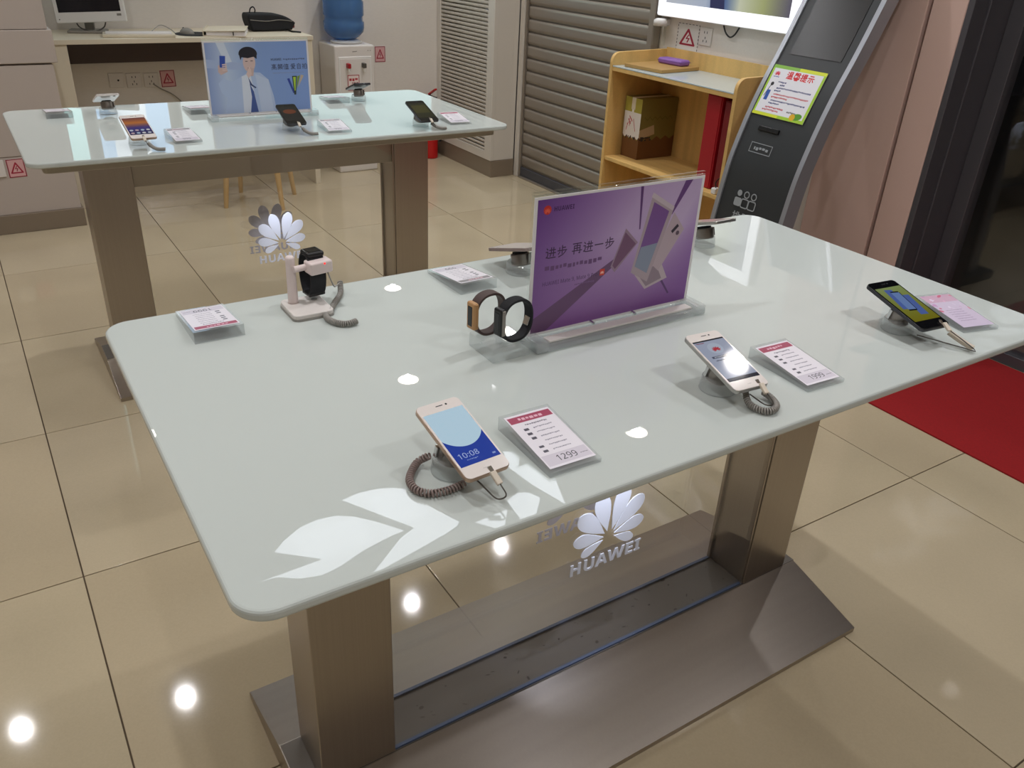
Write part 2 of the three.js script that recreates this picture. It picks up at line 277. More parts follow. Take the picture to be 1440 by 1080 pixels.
// ---------------------------------------------------------------- phones, stands, price tags
const screens = {
  paleOval: tex(256, 448, (g, w, h) => {
    g.fillStyle = '#2443a8'; g.fillRect(0, 0, w, h); g.fillStyle = '#c6e4f6'; g.beginPath(); g.ellipse(w * 0.5, h * 0.24, w * 0.62, h * 0.45, 0, 0, 7); g.fill();  // blue ground with a large pale oval over its upper part
    g.fillStyle = '#c4e4f6'; for (let i = 0; i < 30; i++) { g.beginPath(); g.ellipse(w * (0.2 + rnd() * 0.6), h * (0.05 + rnd() * 0.5), 18 * rnd(), 8 * rnd(), rnd(), 0, 7); g.fill(); }
    g.fillStyle = '#b8c8ee'; g.font = '54px sans-serif'; g.textAlign = 'left'; g.fillText('10:08', 22, h * 0.87); tinyText(g, 60, h * 0.905, 70, 9, '#93a8dc'); g.fillRect(w * 0.85, h * 0.92, 20, 13);
  }),
  page: tex(256, 448, (g, w, h) => {
    g.fillStyle = '#b9c2da'; g.fillRect(0, 0, w, h); g.fillStyle = '#20222c'; g.fillRect(0, 0, w, 14); g.fillStyle = '#26283a'; g.fillRect(0, h - 34, w, 34); tinyText(g, 14, 22, 60, 9, '#a03344');
    g.fillStyle = '#c8d4e8'; g.beginPath(); g.arc(w / 2, 100, 58, 0, 7); g.fill(); petals2d(g, w / 2, 128, 46, '#d2233a'); g.fillStyle = '#5a6078'; g.fillRect(40, 180, w - 80, 22); tinyText(g, 60, 184, w - 120, 12, '#d7dcea'); tinyText(g, 50, 222, w - 120, 10, '#333a55');
  }),
  ad: tex(256, 448, (g, w, h) => {
    const q = g.createLinearGradient(0, 0, 0, h); q.addColorStop(0, '#9db070'); q.addColorStop(1, '#8a8420'); g.fillStyle = q; g.fillRect(0, 0, w, h);
    g.fillStyle = '#5f78c2'; g.save(); g.translate(w * 0.5, h * 0.46); g.rotate(0.12); g.fillRect(-84, -170, 72, 260); g.fillRect(20, -90, 72, 260); g.fillStyle = '#7d9bd6'; g.fillRect(-44, -130, 74, 230); g.fillStyle = '#15161c'; g.fillRect(-44, -144, 74, 15); g.fillRect(-44, 98, 74, 17); g.fillRect(30, -130, 6, 230); g.restore();
  }),
  home: tex(256, 448, (g, w, h) => {
    const q = g.createLinearGradient(0, 0, 0, h); q.addColorStop(0, '#8b4a4e'); q.addColorStop(0.3, '#e88a3c'); q.addColorStop(0.6, '#4a3a9a'); q.addColorStop(1, '#1c2060'); g.fillStyle = q; g.fillRect(0, 0, w, h);
    for (let j = 0; j < 2; j++) for (let i = 0; i < 4; i++) { g.fillStyle = ['#e8f0ff', '#f0d0d8', '#d0e8ff', '#fff'][(i + j) % 4]; g.beginPath(); g.arc(36 + i * 61, h * 0.74 + j * 74, 21, 0, 7); g.fill(); }
  }),
  dusk: tex(128, 224, (g, w, h) => { g.fillStyle = '#2b2a2c'; g.fillRect(0, 0, w, h); g.fillStyle = '#8a4526'; g.beginPath(); g.ellipse(w * 0.5, h * 0.35, 46, 36, 0, 0, 7); g.fill(); }),
  olive: tex(128, 224, (g, w, h) => { g.fillStyle = '#3a3c26'; g.fillRect(0, 0, w, h); g.fillStyle = '#5d5a2c'; g.fillRect(10, 30, w - 20, 120); }),
};
function makePhone(label, [x, y, z], yaw, tilt, L, kind, screen, glow, group) {
  const W = L * 0.497, r = 0.0085, t = thing('smartphone', label, 'phone', [x, y, z], 0, group); t.rotation.set(tilt, yaw, 0, 'YXZ');
  const face = kind === 'black' ? M.phoneBlack : M.phoneWhite, shell = { white: M.phoneSilver, gold: M.phoneGold, black: M.phoneGrey, brown: M.coilBrown, pale: M.phoneWhite }[kind];
  part(t, 'shell', flatPlate(W, L, r, 0.0072, 0.0014), shell, [0, -0.0072, 0]);
  const flat = (w, l, rr) => { const g = new THREE.ShapeGeometry(roundRect(w, l, rr), 8).rotateX(-Math.PI / 2); return g; };
  part(t, 'front_glass', flatPlate(W - 0.0016, L - 0.0016, r - 0.0008, 0.0006, 0), face, [0, 0, 0]);
  if (screen) {
    part(t, 'screen', new THREE.PlaneGeometry(W * 0.9, L * 0.71).rotateX(-Math.PI / 2), screenMat(screens[screen], glow), [0, 0.0008, -L * 0.008]);
    part(t, 'earpiece', flat(0.011, 0.0015, 0.0006), M.rubber, [0, 0.0008, -L * 0.437]); part(t, 'camera', new THREE.CircleGeometry(0.0017, 12).rotateX(-Math.PI / 2), M.rubber, [0.011, 0.0008, -L * 0.437]);
    if (kind !== 'black') tinyLogo(t, L);
  }
  part(t, 'rear_camera', cyl(0.0045, 0.0045, 0.0012, 18), M.rubber, [-W * 0.28, -0.0076, -L * 0.42]);
  part(t, 'side_key', box(0.0012, 0.0018, 0.018), shell, [W / 2 + 0.0003, -0.0036, -L * 0.18]);
  return t;
}
const tinyLogoTex = tex(128, 24, (g, w, h) => { g.fillStyle = '#e8e0da'; g.fillRect(0, 0, w, h); g.fillStyle = '#9b928c'; g.font = '17px sans-serif'; g.textAlign = 'center'; g.fillText('HUAWEI', w / 2, 18); });
function tinyLogo(t, L) { part(t, 'maker_mark', new THREE.PlaneGeometry(0.017, 0.0032).rotateX(-Math.PI / 2), printMat(tinyLogoTex, 0.1), [0, 0.0008, L * 0.43]); }
// clear puck with a tilted metal cup under the phone and a tethering coil
function makeStand(label, [x, y, z], yaw, tilt, coilPts, coilMat, plug, group) {
  const t = thing('phone_stand', label, 'stand', [x, y, z], yaw, group);
  part(t, 'base', lathe([[0, 0], [0.0295, 0], [0.031, 0.002], [0.0285, 0.022], [0.027, 0.024], [0, 0.024]], 40), M.acrylicMilk);
  const cup = part(t, 'holder', lathe([[0, -0.014], [0.019, -0.014], [0.021, -0.012], [0.021, 0.009], [0.0195, 0.012], [0, 0.012]], 36), M.standMetal, [0, 0.0312, -0.002], [tilt, 0, 0]);
  part(cup, 'pad', cyl(0.0165, 0.0165, 0.004, 28), M.rubber, [0, 0.0135, 0]);
  part(t, 'clip', rbox(0.004, 0.02, 0.006, 0.001), M.chrome, [-0.0225, 0.034, -0.008], [tilt, 0, 0]);
  if (coilPts) {
    const local = (p) => { const v = V(p).sub(t.position).applyAxisAngle(new THREE.Vector3(0, 1, 0), -yaw); return v.toArray(); };
    const c = part(t, 'coil_cable', coil(coilPts.map(local), 0.0042, 0.0017, 34, 9), coilMat);
    if (plug) { part(c, 'lead', tube(plug.lead.map(local), 0.0011, 30), M.wire); part(t, 'plug', rbox(0.009, 0.005, 0.02, 0.0015), M.plug, local(plug.at), [tilt + 0.25, plug.turn || 0, 0]); part(t, 'plug_tip', rbox(0.0065, 0.0035, 0.012, 0.001), M.chrome, local([plug.at[0], plug.at[1] + 0.004, plug.at[2] - 0.013]), [tilt + 0.25, plug.turn || 0, 0]); }
  }
  return t;
}
const PY = 0.942, TILT = 0.28;
makePhone('white smartphone showing 10:08 over a pale oval on a blue screen', [0.464, PY, 3.564], 0.065, 0.287, 0.139, 'gold', 'paleOval', 1.0);
makePhone('white smartphone showing a grey page with a red emblem', [0.954, PY, 3.563], -0.076, 0.247, 0.142, 'white', 'page', 0.75);
makePhone('black smartphone showing blue shapes on an olive screen', [1.45, PY, 3.553], -0.107, 0.232, 0.151, 'black', 'ad', 0.7);
makePhone('smartphone with orange and violet home screen of round icons', [0.461, PY, 1.48], 0.033, 0.28, 0.155, 'gold', 'home', 0.6);
makePhone('dark smartphone with a dim orange spot on screen, in front of the blue poster', [0.973, PY, 1.44], -0.037, 0.296, 0.141, 'black', 'dusk', 0.5);
makePhone('dark smartphone with an olive green screen on the table of the blue poster', [1.438, PY, 1.531], -0.026, 0.309, 0.149, 'black', 'olive', 0.5);
makePhone('brownish smartphone seen from behind, next to the purple poster edge', [0.945, PY + 0.004, 2.962], Math.PI + 0.03, 0.3, 0.15, 'brown');
makePhone('silver smartphone seen edge-on behind the purple poster', [1.45, PY + 0.004, 3.0], Math.PI, 0.32, 0.142, 'white');
makePhone('pale smartphone seen edge-on before the wall sockets under the desk', [0.453, PY + 0.004, 0.955], Math.PI, 0.3, 0.15, 'pale');
makePhone('dark smartphone seen edge-on before the water dispenser', [1.42, PY + 0.004, 0.98], Math.PI - 0.1, 0.3, 0.142, 'black');
makeStand('clear stand with tilted metal holder and brown coil, under the 10:08 phone', [0.455, TABLE, 3.558], 0.065, 0.287, [[0.43, 0.905, 3.535], [0.418, 0.895, 3.527], [0.402, 0.8935, 3.54], [0.388, 0.8935, 3.561], [0.387, 0.8935, 3.583], [0.399, 0.8935, 3.598], [0.422, 0.8935, 3.603], [0.447, 0.894, 3.601]], M.coilBrown, { at: [0.472, 0.919, 3.64], turn: 0.065, lead: [[0.472, 0.916, 3.65], [0.474, 0.905, 3.662], [0.468, 0.895, 3.652], [0.462, 0.9, 3.63], [0.455, 0.91, 3.6]] });
makeStand('clear stand with tilted metal holder, under the phone with the red emblem', [0.95, TABLE, 3.56], -0.076, 0.247, [[0.958, 0.905, 3.61], [0.95, 0.895, 3.628], [0.95, 0.894, 3.648], [0.963, 0.894, 3.662], [0.984, 0.894, 3.655], [0.996, 0.894, 3.635], [0.996, 0.897, 3.615]], M.coilGrey, { at: [0.966, 0.922, 3.638], turn: -0.076, lead: [[0.966, 0.918, 3.646], [0.968, 0.905, 3.66], [0.966, 0.898, 3.65], [0.958, 0.905, 3.62]] });
makeStand('clear stand with tilted metal holder, under the phone with the blue shapes', [1.445, TABLE, 3.55], -0.107, 0.232, [[1.475, 0.91, 3.635], [1.482, 0.9, 3.66], [1.486, 0.8945, 3.68]], M.plug, { at: [1.462, 0.924, 3.634], turn: -0.107, lead: [[1.462, 0.92, 3.64], [1.474, 0.905, 3.67], [1.48, 0.894, 3.69], [1.47, 0.895, 3.67], [1.43, 0.9, 3.6]] });
const farLead = (x, z) => ({ at: [x, 0.92, z], lead: [[x, 0.917, z + 0.01], [x + 0.004, 0.905, z + 0.022], [x + 0.01, 0.897, z + 0.01]] }), farCoil = (x, z) => [[x + 0.012, 0.905, z - 0.01], [x + 0.02, 0.897, z + 0.012], [x + 0.032, 0.894, z + 0.03], [x + 0.05, 0.894, z + 0.035]];
makeStand('clear stand under the phone with the orange and violet screen', [0.458, TABLE, 1.475], 0.03, 0.28, farCoil(0.46, 1.57), M.coilGrey, farLead(0.462, 1.562));
makeStand('clear stand under the phone in front of the blue poster', [0.97, TABLE, 1.436], -0.03, 0.296, farCoil(0.975, 1.52), M.coilGrey, farLead(0.975, 1.515));
makeStand('clear stand under the phone with the olive green screen', [1.435, TABLE, 1.526], -0.02, 0.309, farCoil(1.44, 1.61).map(([a, b, c]) => [a, b, c - 0.02]), M.coilGrey, farLead(1.44, 1.605));
makeStand('clear stand under the brownish phone, next to the purple poster edge', [0.945, TABLE, 2.965], Math.PI, 0.3);
makeStand('clear stand under the edge-on silver phone behind the purple poster', [1.45, TABLE, 3.004], Math.PI, 0.32);
makeStand('clear stand under the pale phone before the wall sockets', [0.453, TABLE, 0.96], Math.PI, 0.3);
makeStand('clear stand under the dark phone before the water dispenser', [1.42, TABLE, 0.984], Math.PI - 0.1, 0.3);

function tagPrint(price, style) {
  return tex(256, 400, (g, w, h) => {
    if (style === 'lilac') {
      g.fillStyle = '#d3c6da'; g.fillRect(0, 0, w, h); g.fillStyle = '#d0aec2'; g.fillRect(0, 0, w, 90); for (let i = 0; i < 26; i++) { g.fillStyle = ['#e2b6cf', '#c99bc4', '#e8dcee', '#cf6f8a'][i % 4]; g.beginPath(); g.ellipse(rnd() * w, rnd() * h * 0.5, 26 * rnd(), 14 * rnd(), rnd() * 3, 0, 7); g.fill(); }
      for (let i = 0; i < 6; i++) tinyText(g, 50, 190 + i * 26, 130, 8, '#9d8aa8'); return;
    }
    g.fillStyle = '#e9e4ea'; g.fillRect(0, 0, w, h); g.fillStyle = style || '#a6405c'; g.fillRect(8, 14, w - 16, 46); tinyText(g, 60, 26, 120, 20, '#e6b9c6');
    tinyText(g, 70, 78, 120, 11, '#6d6875');
    for (let i = 0; i < 6; i++) { g.fillStyle = '#4a4753'; if (i !== 3) g.fillRect(40 + rnd() * 4, 108 + i * 34, 26, 13 + 4 * rnd()); tinyText(g, 96, 110 + i * 34, 100, 9, '#8b8694'); }
    g.fillStyle = '#d3ccd6'; g.fillRect(8, 312, w - 16, 74); g.fillStyle = '#2d2b33'; g.font = '52px sans-serif'; g.textAlign = 'center'; g.fillText(price, w * 0.5, 366); tinyText(g, w * 0.78, 352, 40, 6, '#7a7580');
  });
}
const WEDGE = extrude(polyShape([[-0.07, 0], [0.07, 0], [0.07, 0.007], [-0.07, 0.022]]), 0.086, 0, 1).translate(0, 0, -0.043).rotateY(-Math.PI / 2);
function makeTag(label, [x, z], yaw, mat) {
  const t = thing('price_tag', label, 'price tag', [x, TABLE, z], yaw, 'acrylic price tags beside the phones');
  part(t, 'holder', WEDGE, M.acrylicMilk);
  part(t, 'card', new THREE.PlaneGeometry(0.077, 0.126).rotateX(-Math.PI / 2), mat, [0, 0.0151, 0], [0.1067, 0, 0]);
  return t;
}
const P1299 = printMat(tagPrint('1299'), 0.35), P1999 = printMat(tagPrint('1999'), 0.35), PLILAC = printMat(tagPrint('', 'lilac'), 0.3), PGREY = printMat(tagPrint('999', '#8e8a8c'), 0.3);
makeTag('clear price tag with card reading 1299 beside the 10:08 phone', [0.605, 3.568], -0.02, P1299);
makeTag('clear price tag with red header beside the phone with the red emblem', [1.124, 3.573], -0.05, P1999);
makeTag('lilac and pink price tag beside the phone with the blue shapes', [1.612, 3.565], -0.24, PLILAC);
makeTag('clear price tag turned away, next to the watch stand', [0.292, 2.945], Math.PI, P1999);
makeTag('clear price tag turned away, between watch stand and purple poster', [0.808, 2.952], Math.PI + 0.03, PGREY);
makeTag('clear price tag beside the phone with the orange and violet screen', [0.6, 1.45], 0.03, PGREY);
makeTag('shiny clear price tag between two dark phones', [1.118, 1.47], -0.08, PGREY);
makeTag('clear price tag beside the phone with the olive green screen', [1.597, 1.49], -0.1, P1999);
makeTag('clear price tag turned away at the table end near the panelled wall', [0.29, 0.92], Math.PI, PGREY);
makeTag('clear price tag turned away at the edge facing the water dispenser', [1.325, 0.95], Math.PI - 0.06, PGREY);
makeTag('clear price tag turned away behind the blue poster', [0.76, 1.0], Math.PI, P1999);

// ---------------------------------------------------------------- posters
const purple = tex(1024, 672, (g, w, h) => {
  let q = g.createLinearGradient(0, 0, w, h); q.addColorStop(0, '#683a88'); q.addColorStop(0.45, '#bda2ca'); q.addColorStop(0.72, '#c6b0d2'); q.addColorStop(1, '#8654a6'); g.fillStyle = q; g.fillRect(0, 0, w, h);
  q = g.createLinearGradient(0, 0, 0, h); q.addColorStop(0.35, 'rgba(110,60,130,0)'); q.addColorStop(1, 'rgba(126,72,146,0.8)'); g.fillStyle = q; g.fillRect(0, 0, w, h);
  const poly = (c, ...p) => { g.fillStyle = c; g.beginPath(); p.forEach(([a, b], i) => g[i ? 'lineTo' : 'moveTo'](a, b)); g.closePath(); g.fill(); };
  poly('#6c4a70', [0, 640], [0, 600], [600, 300], [606, 312], [90, h], [0, h]); poly('#5e3a70', [612, 0], [630, 0], [640, 220], [632, 222]); poly('#6b4780', [910, 0], [960, 0], [846, 170], [834, 168]); poly('#5e3a70', [760, 420], [900, h - 60], [890, h - 56], [748, 430]);
  poly('#9a7f93', [545, 205], [635, 290], [500, 430], [470, 395]); poly('#77506e', [545, 225], [622, 295], [500, 412], [482, 390]);
  poly('#c0aeb4', [640, 470], [720, 560], [870, 520], [800, 400]); poly('#94818c', [668, 478], [726, 545], [830, 516], [780, 430]);
  poly('#bba6ae', [860, 160], [945, 260], [800, 470], [740, 420]); g.fillStyle = '#2f2230'; g.save(); g.translate(880, 250); g.rotate(-0.7); g.fillRect(-26, -9, 52, 18); g.fillStyle = '#5e4a58'; g.beginPath(); g.arc(0, 34, 12, 0, 7); g.fill(); g.restore();
  poly('#b09da4', [700, 40], [855, 130], [730, 520], [610, 450]); poly('#c9bac0', [700, 40], [855, 130], [845, 150], [690, 62]); poly('#7c5392', [712, 90], [822, 150], [720, 470], [632, 420]); poly('#8a93a6', [660, 320], [770, 312], [720, 470], [632, 420]);
  g.fillStyle = '#d0352e'; g.beginPath(); g.arc(56, 52, 22, 0, 7); g.fill(); petals2d(g, 56, 66, 24, '#f06a50'); g.fillStyle = '#3c1a50'; g.font = 'bold 30px sans-serif'; g.textAlign = 'left'; g.fillText('HUAWEI', 92, 62);
  han(g, '进步', 60, 232, 62, '#3d2246', 0.085); han(g, '再进一步', 216, 232, 62, '#3d2246', 0.085); tinyText(g, 62, 330, 330, 26, '#6d4a78');
  g.fillStyle = '#4c2d58'; g.font = '27px sans-serif'; g.fillText('HUAWEI Mate 9, Mate 9 Pro', 52, 430); tinyText(g, 250, 448, 120, 9, '#7d5a88'); g.fillStyle = '#d8402e'; g.fillRect(404, 398, 30, 34); petals2d(g, 419, 424, 16, '#ffd0c0');
});
const portrait = tex(1024, 672, (g, w, h) => {
  let q = g.createLinearGradient(0, 0, w, 0); q.addColorStop(0, '#93a6d3'); q.addColorStop(0.18, '#c2d2e9'); q.addColorStop(0.5, '#8ba7d8'); q.addColorStop(1, '#86a2d8'); g.fillStyle = q; g.fillRect(0, 0, w, h);
  const poly = (c, ...p) => { g.fillStyle = c; g.beginPath(); p.forEach(([a, b], i) => g[i ? 'lineTo' : 'moveTo'](a, b)); g.closePath(); g.fill(); };
  poly('#aebfe0', [0, 150], [330, 190], [330, 260], [0, 230]); poly('#d8e2f0', [110, 0], [190, 0], [250, 180], [180, 190]);
  // a person in a pale jacket holding up a phone, one finger to the lips
  poly('#b9cbe9', [130, h], [170, 520], [120, 470], [95, 380], [150, 330], [230, 370], [330, 320], [400, 280], [520, 290], [600, 360], [640, 520], [660, h]); poly('#dfe6f2', [330, 320], [420, 290], [470, h], [320, h]); poly('#c8d6ee', [470, 300], [600, 360], [630, h], [500, h]);
  poly('#4a5f9c', [405, 390], [440, 470], [470, h], [390, h], [415, 520]); poly('#3c4a78', [395, 330], [430, 400], [470, 430], [460, 440], [410, 405]);
  g.fillStyle = '#dcc2bb'; g.beginPath(); g.ellipse(420, 190, 62, 92, 0.05, 0, 7); g.fill(); poly('#d4b8b0', [385, 250], [465, 245], [450, 320], [410, 320]); g.fillStyle = '#2b2a33'; g.beginPath(); g.ellipse(415, 110, 92, 66, 0, Math.PI * 0.95, Math.PI * 2.05); g.fill(); poly('#2b2a33', [325, 100], [505, 100], [498, 160], [470, 138], [410, 150], [350, 140], [336, 168]);
  g.fillStyle = '#3a3036'; g.fillRect(382, 176, 24, 6); g.fillRect(434, 174, 24, 6); g.fillStyle = '#b07a78'; g.fillRect(400, 240, 34, 7); poly('#e2c9c0', [416, 230], [428, 230], [436, 300], [400, 340], [380, 300]);
  poly('#d8bcb4', [110, 210], [180, 190], [200, 270], [130, 300], [105, 270]); poly('#3b57b0', [135, 120], [190, 124], [178, 235], [125, 228]); g.strokeStyle = '#e3cbc4'; g.lineWidth = 12; for (let i = 0; i < 4; i++) { g.beginPath(); g.moveTo(150, 205 + i * 18); g.lineTo(196, 200 + i * 18); g.stroke(); }
  g.fillStyle = '#3c4660'; g.font = 'bold 28px sans-serif'; g.fillText('HUAWEI', 640, 180); tinyText(g, 768, 162, 212, 18, '#5a6688'); han(g, '高颜值', 640, 212, 58, '#414a66', 0.09); han(g, '爱自拍', 838, 212, 58, '#414a66', 0.09); tinyText(g, 650, 296, 320, 9, '#8a97b8');
  poly('#34489c', [795, 360], [820, 355], [868, 500], [850, 505]); poly('#2d3a36', [850, 335], [900, 335], [880, 520], [860, 520]); poly('#b7d84a', [860, 345], [890, 345], [876, 480], [866, 480]); poly('#7f9a3a', [905, 340], [935, 330], [890, 470]); poly('#c9b59a', [945, 325], [975, 335], [905, 450]);
});
function makePoster(label, x, z, print, yaw = 0) {
  const t = thing('poster_stand', label, 'poster', [x, TABLE, z], yaw);
  part(t, 'sheet', rbox(0.386, 0.256, 0.006, 0.001, 1), M.acrylicSheet, [0, 0.139, 0]);
  const f = part(t, 'print', box(0.383, 0.252, 0.0012), M.paper, [0, 0.139, 0.0038]);
  part(f, 'picture', new THREE.PlaneGeometry(0.37, 0.243), printMat(print, 0.35), [0, 0, 0.0008]);
  part(t, 'base', rbox(0.402, 0.013, 0.066, 0.003), M.acrylicMilk, [0, 0.0067, 0.02]);
  part(t, 'strip', rbox(0.34, 0.004, 0.02, 0.001), M.whitePlastic, [0, 0.0155, 0.034]);
  for (const s of [-1, 1]) part(t, 'foot', rbox(0.026, 0.02, 0.062, 0.003), M.acrylicMilk, [s * 0.188, 0.0102, 0.021]);
  for (const s of [-1, 1]) part(t, 'bolt', cyl(0.0025, 0.0025, 0.012, 12), M.chrome, [s * 0.05, 0.016, 0.0095], [Math.PI / 2, 0, 0]);
  part(t, 'rim', rbox(0.386, 0.006, 0.0085, 0.001), M.acrylicSheet, [0, 0.2695, 0]);
  return t;
}
makePoster('purple poster of slanted phones in a clear acrylic stand', 0.953, 3.268, purple);
makePoster('blue poster of a person in a pale jacket holding up a phone', 0.953, 1.175, portrait);

// ---------------------------------------------------------------- watch on its stand, wrist bands on their block
{
  const t = thing('watch_stand', 'white plastic watch stand with upright post and grey coiled cable', 'stand', [0.468, TABLE, 2.962]);
  part(t, 'base', flatPlate(0.078, 0.088, 0.012, 0.012, 0.002), M.whitePlastic); part(t, 'base_ring', flatPlate(0.08, 0.09, 0.013, 0.005, 0), M.coilGrey);
  part(t, 'post', lathe([[0, 0], [0.0105, 0], [0.0095, 0.004], [0.0085, 0.08], [0.009, 0.088], [0.006, 0.092], [0, 0.093]], 24), M.pinkPlastic, [-0.018, 0.012, -0.022]);
  const head = part(t, 'head', rbox(0.046, 0.024, 0.03, 0.004), M.pinkPlastic, [0.03, 0.083, -0.006], [0, 0.12, 0.02]);
  part(head, 'joint', cyl(0.006, 0.006, 0.024, 18), M.pinkPlastic, [-0.034, 0, -0.008], [0, 0, Math.PI / 2]); part(head, 'indicator', new THREE.CircleGeometry(0.002, 12), std(0xff3030, 0.4, { emissive: 0xff2020, emissiveIntensity: 1.5 }), [0.006, 0.008, 0.0152]);
  part(t, 'badge', cyl(0.006, 0.006, 0.0006, 20), M.grey, [0.022, 0.0122, -0.02]);
  const loc = (a) => a.map(([x, y, z]) => [x - 0.468, y - TABLE, z - 2.962]);
  part(t, 'coil_cable', coil(loc([[0.562, 0.905, 2.895], [0.55, 0.8945, 2.925], [0.524, 0.8935, 2.962], [0.508, 0.8935, 2.985], [0.5, 0.8935, 3.0]]), 0.0045, 0.0017, 24, 9), M.coilGrey);
  part(t, 'coil_cable', coil(loc([[0.487, 0.8935, 3.008], [0.484, 0.8935, 3.03], [0.492, 0.8935, 3.052], [0.508, 0.8935, 3.064], [0.526, 0.8945, 3.062]]), 0.0045, 0.0017, 24, 9), M.coilGrey);
  part(t, 'lead', tube(loc([[0.512, 0.962, 2.96], [0.517, 0.945, 2.962], [0.53, 0.92, 2.945], [0.548, 0.908, 2.915], [0.562, 0.905, 2.897]]), 0.0014, 30), M.coilGrey);
  const w = thing('smartwatch', 'black smartwatch with perforated strap hanging on the white stand', 'watch', [0.493, 0.93, 2.935], 0.12);
  part(w, 'case', rbox(0.034, 0.01, 0.034, 0.004), M.black, [0.002, 0.06, 0.0]); part(w, 'screen', box(0.024, 0.0006, 0.024), M.phoneBlack, [0.002, 0.0654, 0]);
  const front = new THREE.Shape(); front.moveTo(0.0, 0.063); front.bezierCurveTo(0.03, 0.062, 0.03, 0.0, 0.012, -0.02); front.lineTo(0.0095, -0.0185); front.bezierCurveTo(0.0265, 0.002, 0.0265, 0.058, 0, 0.0595);
  part(w, 'strap', extrude(front, 0.032, 0, 14).rotateY(-Math.PI / 2).translate(0.016, 0, 0), M.rubber); const back = front.clone();
  part(w, 'strap', extrude(back, 0.032, 0, 14).rotateY(Math.PI / 2).translate(-0.016, 0, 0), M.rubber);
  part(w, 'buckle', rbox(0.034, 0.006, 0.03, 0.002), M.black, [0, -0.0195, 0]);
  for (let i = 0; i < 4; i++) part(w, 'strap_hole', rbox(0.003, 0.0018, 0.001, 0.0004), M.white, [-0.008, 0.024 - i * 0.008, [0.0234, 0.0228, 0.0213, 0.0187][i]]);
  // block and two wrist bands
  single('display_block', 'clear acrylic block carrying two wrist bands', 'display block', rbox(0.076, 0.026, 0.082, 0.002), M.acrylicMilk, [0.704, TABLE + 0.0132, 3.272]);
  const ring = (rx, ry, th) => { const s = new THREE.Shape(), n = 48, f = (k, a) => [Math.sign(Math.cos(a)) * Math.abs(Math.cos(a)) ** 0.85 * (rx - k), Math.sign(Math.sin(a)) * Math.abs(Math.sin(a)) ** 0.85 * (ry - k)]; for (let i = 0; i <= n; i++) { const p = f(0, (i / n) * Math.PI * 2); i ? s.lineTo(...p) : s.moveTo(...p); } const h = new THREE.Path(); for (let i = 0; i <= n; i++) { const p = f(th, (-i / n) * Math.PI * 2); i ? h.lineTo(...p) : h.moveTo(...p); } s.holes.push(h); return s; };
  const band = (label, pos, strap, body, accent, turn) => {
    const b = thing('wrist_band', label, 'wrist band', pos, turn); part(b, 'strap', extrude(ring(0.034, 0.039, 0.0046), 0.018, 0.001, 4).translate(0, 0.039, -0.009), strap);
    const m = part(b, 'module', rbox(0.011, 0.05, 0.022, 0.004), body, [-0.0335, 0.042, 0]); part(m, 'display', rbox(0.002, 0.036, 0.012, 0.0008), M.phoneBlack, [-0.0052, 0, 0]); part(m, 'accent', rbox(0.007, 0.046, 0.003, 0.001), accent, [0.0008, 0, 0.0105]);
    part(b, 'clasp', rbox(0.005, 0.016, 0.013, 0.001), M.chrome, [0.028, 0.03, 0], [0, 0, -0.35]); return b;
  };
  band('wrist band with gold trim and brown strap on the clear block', [0.692, TABLE + 0.0265, 3.25], std(0x4b3a36, 0.6), M.orangePlastic, M.orangePlastic, 0.12);
  band('all black wrist band on the clear block', [0.719, TABLE + 0.0265, 3.294], M.rubber, M.black, M.standMetal, 0.12);
}

